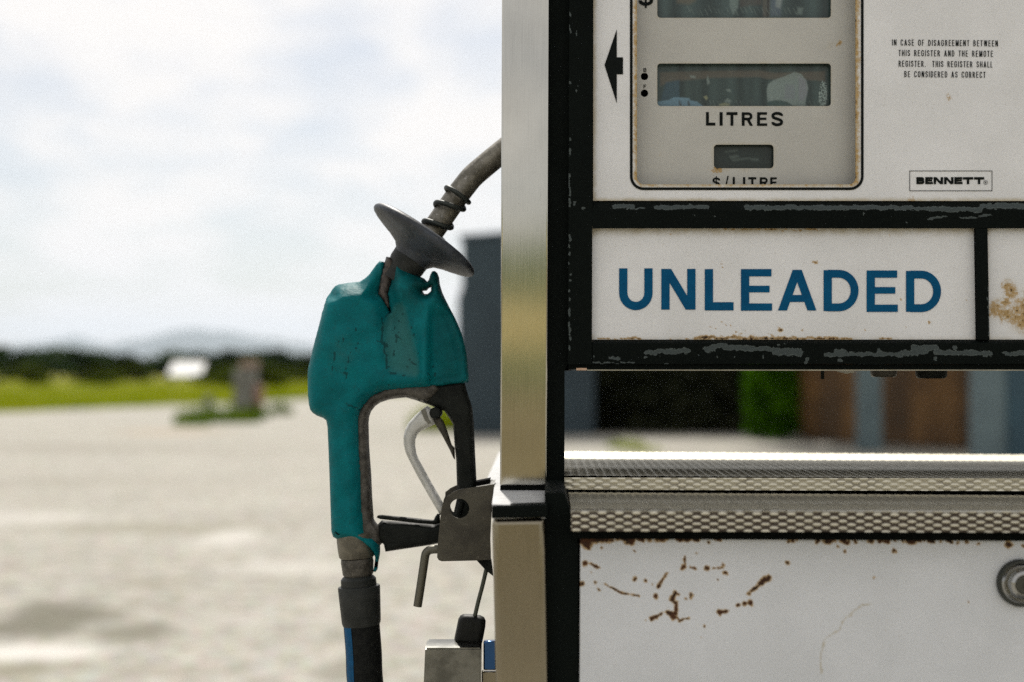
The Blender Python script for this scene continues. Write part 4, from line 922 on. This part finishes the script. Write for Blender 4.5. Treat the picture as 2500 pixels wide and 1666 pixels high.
# ------------------------------------------------------------------ holster bracket on the pump's side
YB = .030
br = [(1077,1248),(1080,1232),(1084,1222),(1091,1213),(1104,1203),(1120,1195.5),(1161.5,1189.5),(1207,1182.5),(1206,1188),(1200,1245),(1197,1316),(1198.5,1366.5),(1164.7,1369),(1079,1371),(1071,1368),(1067,1361),(1069,1324)]
hole = circ(1121.6, 1242, 24, 28)
pb = sheet('nozzle_bracket', br, [hole], YB, .0032, M_BRACKET, pump, step=16, edge=6)
pb2 = sheet('rear_ear', [(x+3 if y > 1215 else x-4, y-11) for x, y in br if y < 1300]+[(1194, 1300), (1080, 1300)], [circ(1121, 1235, 22, 24)], YB+.042, .0032, M_BRACKET, pb)
c0 = U(1140, 1195, YB+.0032); 
a0, a1 = U(1104, 1203, YB), U(1206, 1183.5, YB)
bm = bmesh.new()
q = [a0.lerp(a1, .55), a1]; d_ = Vector((0, .044, .0))
v = [bm.verts.new(q[0]+Vector((0, .003, -.0005))), bm.verts.new(q[1]+Vector((0, .003, -.0005))), bm.verts.new(q[1]+d_+Vector((0, 0, .001))), bm.verts.new(q[0]+d_+Vector((0, 0, .001)))]
bm.faces.new(v); bmesh.ops.solidify(bm, geom=bm.faces[:], thickness=.002)
from_bm('top_flange', bm, mat('flange_zinc', (.50, .50, .48), .4, .3), pb)
prism('guide_slot', [(1161, 1190), (1194, 1183.5), (1196, 1170), (1161, 1177)], YB+.02, YB+.04, M_HOLE, pb)
rod = [(1085,1341),(1068,1341.5),(1053,1342.5),(1046,1345),(1040,1351.6),(1037.5,1361),(1035,1378),(1026,1438),(1020,1477),(1019.5,1480)]
tube('bracket_rod', smooth_path([U(x, y, YB+.012) for x, y in rod], 5), PX(10.6, YB), mat('rod_steel', (.12, .115, .09), .45, .6), pb, 14)
prism('bracket_gusset', [(1163, 1368), (1199, 1367), (1204, 1407), (1187, 1394)], YB+.006, YB+.012, M_GUARD, pb)
inside_bits = tube('bracket_pin', [U(1128, 1226, YB+.018), U(1119, 1258, YB+.018)], PX(8, YB), M_GUARD, pb, 10)

# ------------------------------------------------------------------ nozzle
YN = .062
nz = thing('fuel_nozzle', U(850, 1300, YN), 'worn teal fuel nozzle with grey splash guard hung beside the steel post', 'fuel nozzle')
cover = [(928,637),(940,641),(934,678),(925.5,716),(936,728),(947,748),(952.5,763),(949,742),(945,716),(954,690),(963,655),(968.5,640),(985,655),(1010,668),(1035,680),(1043,688),(1047,683),(1050,672),(1055,663),(1061,661.5),(1068,667),(1072,678),(1074,695),(1080,715),(1087.5,731),(1098,752),(1109,773),(1118,793),(1127,816),(1134,839),(1140,870),(1143,905),(1145,927),(1143,934),(1100,940.5),(1057,947),(1005,951),(955,955),(938,959),(922,965),(911,972),(901.5,981.6),(893,992),(887,1004),(883,1016),(881,1030),(883,1075),(885.6,1123),(888,1170),(890,1219),(893,1265),(894,1284),(897,1297),(906,1306),(916,1311),(925,1320),(928.5,1336),(928,1352),(924,1372),(922,1390),(917,1397),(911,1396),(914,1380),(916,1362),(912,1349),(904,1339),(890,1331),(866,1323),(843,1319),(821,1316),(813,1311),(809,1299),(806.5,1230),(804,1155),(802,1100),(799.4,1043.5),(796.5,1027),(789,1021),(774,1015.5),(764,1009),(757.4,1001),(754,988),(752.3,969),(751,940),(751,912.8),(753,896),(757.4,879.6),(766,842),(776.5,803),(785,770),(794.4,736.7),(799,725),(806,716),(812,706),(818,699),(827.6,694.6),(850,691),(878.6,688),(891,680),(901.5,670.4),(911,657),(920,645)]
holeC = [(1031.7,711),(1042,710),(1047,704),(1052.4,702),(1052,711),(1044,718),(1036,718)]
patch = [(970,742),(985,741),(994,752),(1002,790),(1016,836),(1026,880),(1028,912),(1018,922),(958,909),(948,885),(940,836),(934,800),(955,764)]
def cov_extra(V):
    x, y = V[:, 0], V[:, 1]; e = np.zeros(len(V))
    d = loop_dist(V, [patch]); s = np.where(inside(V, patch), np.clip(.35+d/22, 0, 1), np.clip(.35-d/40, 0, 1))
    e -= .0055*s
    e += .0085*np.exp(-(((x-838)/60)**2+((y-850)/130)**2))                       # left lobe
    e -= .0095*np.exp(-((x-(952+(y-760)*.05))/22)**2)*np.clip((860-y)/90, 0, 1)     # valley below the slit
    e -= .0100*np.clip((x-1048)/12, 0, 1)*np.clip((y-735)/40, 0, 1)                # step of the right flap
    e += .0035*np.exp(-((x-1040)/9)**2)*np.clip((y-780)/50, 0, 1)
    e += .0012*np.sin(x*.05+np.sin(y*.031)*2)*np.sin(y*.043)
    return e
cv = lambda L: [tuple((c[i]/3.92+(700 if i % 2 == 0 else 650)) for i in range(4))+(c[4]/3.92,) for c in L]
SCR = cv([(480,1010,515,830,9),(600,1000,640,860,9),(590,800,650,840,8),(590,720,600,800,6),(640,700,690,740,6),(500,740,590,720,5),(690,830,720,720,6),(600,1030,640,1110,10),(590,1020,625,1055,14),(930,730,975,770,30),(960,780,965,900,16),(975,900,985,1015,12),(885,700,935,745,9),(1060,660,1190,770,8),(1165,890,1245,945,12),(1180,940,1160,970,6),(985,1020,1110,545,7),(1010,620,1045,590,14),(1065,550,1090,530,13),(1110,480,1120,470,8),(600,1320,740,1375,16),(240,950,245,955,16),(320,1370,320,1400,9),(1400,940,1440,1060,9),(1530,940,1580,1000,7),(1380,1000,1375,1150,9),(1700,1100,1745,1110,14),(860,1100,1000,1140,4),(1000,430,930,520,8),(930,520,955,800,9),(960,900,985,1010,10),(985,1012,1250,1066,8),(1262,1060,1292,1000,8),(1290,1000,1270,780,5),(1270,780,1200,560,4),(700,560,690,640,6),(520,830,480,1000,7),(560,760,600,700,5)])+[(826,1299,826,1299,7.5)]
def cov_prof(V, d, h):
    x, y = V[:, 0], V[:, 1]; mk = np.clip((742-y)/14, 0, 1)*np.clip((936-x)/12, 0, 1)*np.clip((x-800)/8, 0, 1)
    q = np.clip(loop_dist(V, [cover])/40, 0, 1); lin = .0185*np.clip(q*1.02, 0, 1)
    return h*(1-mk)+lin*mk
def cov_attr(V):
    d = loop_dist(V, [patch]); wv = np.where(inside(V, patch), np.clip(.55+d/30, 0, 1), np.clip(.5-d/14, 0, 1))
    wv = np.maximum(wv, .42*np.exp(-(((V[:, 0]-846)/45)**2+((V[:, 1]-862)/65)**2)))
    wv = np.maximum(wv, .55*np.clip(1-seg_dist(V, (1136, 850), (1144, 925))/7, 0, 1))
    dt = np.clip(1.25-np.hypot((V[:, 0]-1030)/95, (V[:, 1]-690)/60), 0, 1)*.9+.35*np.clip((V[:, 0]-1056)/40, 0, 1)  # fuel grime round the neck, plus shading of neck and right flap painted dark
    return {'oil_shade': np.clip(dt, 0, 1), 'wear': wv, 'scratch': caps(V, [(a, b, c, d, e*.62) for a, b, c, d, e in SCR], 2.0)}
def rr(V): return V
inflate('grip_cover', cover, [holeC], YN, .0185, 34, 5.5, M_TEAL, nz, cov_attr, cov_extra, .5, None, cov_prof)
# metal body inside the cover: handle lining, arch, and the black trigger guard
lining = [(870,1290),(862,1100),(866,1010),(900,960),(960,935),(1060,930),(1080,950),(1046,985),(1018,978),(992.4,970.8),(973,972.5),(950,976),(928.6,983),(916,992),(906.5,1004),(901.5,1018),(900,1034),(901.5,1091),(904,1125),(906.5,1158),(909,1215),(912.7,1267),(917,1274),(930,1290),(935,1325),(925,1335),(885,1325)]
inflate('nozzle_body', lining, [], YN+.002, .0105, 14, 7, M_CAST, nz)
guard = [(950,958),(1000,946),(1060,938),(1133.7,930),(1139,952),(1144,968),(1152.8,994),(1157,1034),(1160,1107),(1164,1183),(1166,1240),(1156,1300),(1120,1332),(1075,1326),(1050,1331),(941,1347.5),(937,1330),(918,1312),(922,1281),(932,1270.5),(1000,1275),(1059,1281),(1085,1270),(1108,1250),(1116,1215),(1115.5,1187),(1113.6,1123),(1110,1091),(1106,1036),(1096,1020),(1085,1004),(1046,988),(1018,978.5),(992,971)]
inflate('trigger_guard', guard, [], YN+.004, .0085, 10, 6.5, M_GUARD, nz)
inflate('latch_strip', [(919,1264),(922,1259),(929,1257),(995,1263),(1059,1270),(1062,1262),(1068,1254),(1074,1256),(1075,1278),(1061,1281),(1021,1278),(929,1268)], [], YN-.002, .004, 5, 5, M_GUARD, nz)
lever = [(1043.5,991),(1033,998),(1020,1009),(1008,1020),(997,1033),(989,1049),(985,1068),(985.5,1085),(990,1105),(997,1120),(1014.8,1155),(1043.5,1206),(1074,1258),(1092,1247),(1077,1219),(1053,1177.5),(1038,1150),(1022,1121),(1016,1105),(1013.5,1088),(1014,1074),(1019,1061),(1028,1052),(1040,1046),(1061,1037),(1066,1026),(1060,1003)]
inflate('trigger_lever', lever, [], YN+.003, .0075, 13, 6, M_LEVER, nz)
prism('lever_clip', [(1027, 1003), (1036, 996.5), (1041, 1005), (1047, 1025), (1053, 1033), (1046, 1036), (1037, 1026)], YN-.0052, YN-.0035, mat('clip_dull', (.16, .155, .13), .5, .4), nz)
lathe('lever_pivot', U(1062, 1009, YN-.010), (0, 1, 0), [(0, PX(12, YN)), (.001, PX(14, YN)), (.022, PX(14, YN)), (.022, PX(12, YN))], M_GUARD, nz, 24)
inflate('hold_open_latch', [(1057,1024),(1071,1015),(1083,1028),(1092,1052),(1103,1086),(1110,1093),(1111,1123),(1107,1119),(1098,1099),(1078,1061),(1064,1039)], [], YN-.001, .003, 4, 4.5, mat('latch_brown', rough=.5, metal=.3, build=mottled((.045, .04, .028), (.025, .022, .016), 120)), nz)
lathe('screw_hole', U(826, 1299, YN-.0176), (0, 1, 0), [(0, PX(5, YN)), (.0005, PX(7.5, YN)), (.004, PX(7.5, YN)), (.004, PX(5, YN))], M_HOLE, nz, 16)
# neck, splash guard, spring and spout
YS = YN+.004
ax_a, ax_b = U(1003, 632, YS), U(1045, 548, YS)
axis = (ax_b-ax_a).normalized()
ctr = U(1012, 600, YS); px1 = PX(1, YS)
axd = Vector((.562, .05, .826)).normalized()      # axis of spout and guard, leaning up to the right
neck0 = U(975, 672, YS)
lathe('neck', neck0, axd, [(-20*px1, 40*px1), (0, 41*px1), (20*px1, 43*px1), (30*px1, 46*px1), (62*px1, 47*px1), (66*px1, 45*px1), (84*px1, 45*px1)], M_FERRULE, nz, 40)
inflate('torn_liner', [(926,700),(932,664),(943,627),(955,629),(966,637),(962,658),(955,690),(948,713),(953,745),(953,766),(945,750),(934,733),(923,720)], [], YN-.001, .006, 9, 5, mat('liner_pinkish', rough=.6, build=mottled((.085, .068, .058), (.032, .027, .024), 160)), nz)
dc = U(1018, 612, YS)
disc = [(t*px1, r*px1) for t, r in ((-30,44),(-22,47),(-10,58),(0,82),(8,108),(16,131),(22,143),(27,147.5),(33,147.5),(40,142),(44,133),(43,118),(37,80),(34,32))]
lathe('splash_guard', dc, (.556, .10, .822), disc, M_DISC, nz, 64, 60)
spo = [U(x, y, YS+(x-1040)*.00012) for x, y in ((1036, 592), (1062, 556), (1090, 516), (1115, 480), (1134, 455), (1154, 431), (1186, 403), (1224, 372), (1262, 342), (1290, 320))]
spp = smooth_path(spo, 6)
tube('spout', spp, PX(29, YS), M_SPOUT, nz, 32)
bm = bmesh.new(); hel = []; cen = smooth_path([U(x, y, YS) for x, y in ((1052, 574), (1066, 552), (1091, 514), (1114, 481), (1120, 473))], 16)
turns = 3.35; nh = 150
for k in range(nh+1):
    f = k/nh; q = f*(len(cen)-1); i0 = min(int(q), len(cen)-2); c = cen[i0].lerp(cen[i0+1], q-i0); t_ = (cen[i0+1]-cen[i0]).normalized()
    u_ = t_.cross(Vector((0, 1, 0))).normalized(); v_ = t_.cross(u_); a = 2*math.pi*turns*f+2.2
    hel.append(c+(u_*math.cos(a)+v_*math.sin(a))*PX(32.5, YS))
tube('', hel, PX(6.4, YS), None, seg=10, bm=bm); from_bm('spring', bm, M_SPRING, nz, 45)
# swivel at the foot of the handle
hx = lambda py: 870+(py-1340)*.068
def ring_stack(name, L, m, parent, y=YN):
    a, b_ = U(hx(L[0][0]), L[0][0], y), U(hx(L[-1][0]), L[-1][0], y); ax = (b_-a).normalized(); s = (b_-a).length/(L[-1][0]-L[0][0])
    return lathe(name, a, ax, [((py-L[0][0])*s, r*PX(1, y)) for py, r in L], m, parent, 36, 35)
ring_stack('swivel_collar', [(1300, 40), (1302, 46), (1322, 46.5), (1345, 45), (1358, 43.5), (1362, 40)], M_BRASS, nz)
ring_stack('swivel_joint', [(1362, 36), (1364, 39), (1372, 40), (1388, 38.5), (1401, 37.5), (1406, 34)], M_CAST, nz)
# ------------------------------------------------------------------ hose
hose = thing('fuel_hose', U(885, 1500, YN), 'black rubber fuel hose with blue stripe hanging below the teal nozzle', 'hose')
ring_stack('ferrule_neck', [(1398, 20), (1400, 24), (1408, 38), (1414, 43), (1430, 43.5), (1436, 44)], M_FERRULE, hose)
ring_stack('ferrule', [(1430, 44), (1431, 50), (1434, 51.5), (1470, 50), (1500, 48.5), (1519, 47.5), (1526, 45), (1526, 42)], M_FERRULE, hose)
p0 = U(hx(1520), 1520, YN); p1 = U(891.5, 1666, YN); dd = (p1-p0)
hp = smooth_path([p0, p0.lerp(p1, .5)+Vector((.0004, 0, 0)), p1, p1+dd*1.0+Vector((.002, .01, 0)), p1+dd*3+Vector((.01, .04, 0)), p1+dd*7+Vector((.02, .10, 0)), Vector((p1.x+.10, .16, .16)), Vector((p1.x+.22, .2, .14)), Vector((p1.x+.32, .22, .25))], 10)
rh = PX(44, YN)
tube('hose', hp, rh, M_RUBBER, hose, 28)
bm = bmesh.new(); sv = []
for k, p in enumerate(hp[:45]):                                     # printed stripe, a strip wrapped on the hose
    row = []
    for j in range(6):
        a = R(-64+j*7.4); row.append(bm.verts.new(p+Vector((math.sin(a)*(rh+.0004), -math.cos(a)*(rh+.0004), 0))))
    sv.append(row)
for a, b_ in zip(sv, sv[1:]):
    for j in range(5): bm.faces.new((a[j], a[j+1], b_[j+1], b_[j]))
from_bm('stripe', bm, M_STRIPE, hose, 60)

# ------------------------------------------------------------------ tether with black tag, steel lock block
YL = .045
cab = thing('tether_cable', U(1187, 1392, YL), 'thin green-grey tether cable with black rubber tag below the bracket', 'cable')
tube('cable', smooth_path([U(x, y, YL) for x, y in ((1190, 1380), (1186, 1396), (1178, 1430), (1168, 1468), (1159, 1506))], 6), PX(5.2, YL), M_CABLE, cab, 10)
tg = [(1107,1570),(1113,1540),(1119,1511),(1124,1503),(1132,1499),(1150,1499.5),(1172,1502),(1182,1507),(1186,1516),(1185,1530),(1181,1552),(1176,1575)]
inflate('tag', tg, [], YL+.002, .007, 9, 6, mat('black_rubber_tag', rough=.55, spec=.25, build=mottled((.006, .007, .006), (.010, .011, .010), 100)), cab)
lk = thing('padlock', U(1105, 1600, YL), 'brushed steel padlock block with sloping lit top, below the black tag', 'padlock')
bm = bmesh.new()
yf = .026
def lock_ring(L): return [bm.verts.new(p) for p in L]
P = lambda x, y, d: U(x, y, d)
top_b = lock_ring([P(1044, 1561, .046), P(1176, 1561, .046), P(1176, 1561, .075), P(1044, 1561, .075)])
mid = lock_ring([P(1038, 1583, yf), P(1175, 1583, yf), P(1177, 1575, .085), P(1040, 1575, .085)])
bot = lock_ring([P(1031, 1750, yf), P(1173, 1750, yf), P(1174, 1750, .085), P(1034, 1750, .085)])
bm.faces.new(top_b); bm.faces.new(bot[::-1])
for a, b_ in ((top_b, mid), (mid, bot)):
    for i in range(4): bm.faces.new((a[i], b_[i], b_[(i+1) % 4], a[(i+1) % 4]))
bmesh.ops.recalc_face_normals(bm, faces=bm.faces)
bmesh.ops.bevel(bm, geom=bm.edges[:], offset=.0012, segments=2, affect='EDGES')
from_bm('lock_body', bm, M_LOCK, lk, 35)
prism('hasp_plate', [(1180, 1637), (1212, 1637), (1212, 1566), (1180, 1566)], .040, .048, mat('chrome_blue_reflection', (.035, .085, .20), .16, 1.0), lk, .0012, 2)  # chrome plate; the blue it reflects is put into the base colour
prism('hasp_leg', [(1176, 1760), (1214, 1760), (1214, 1640), (1176, 1640)], .042, .05, M_STEEL2, lk, .001, 2)
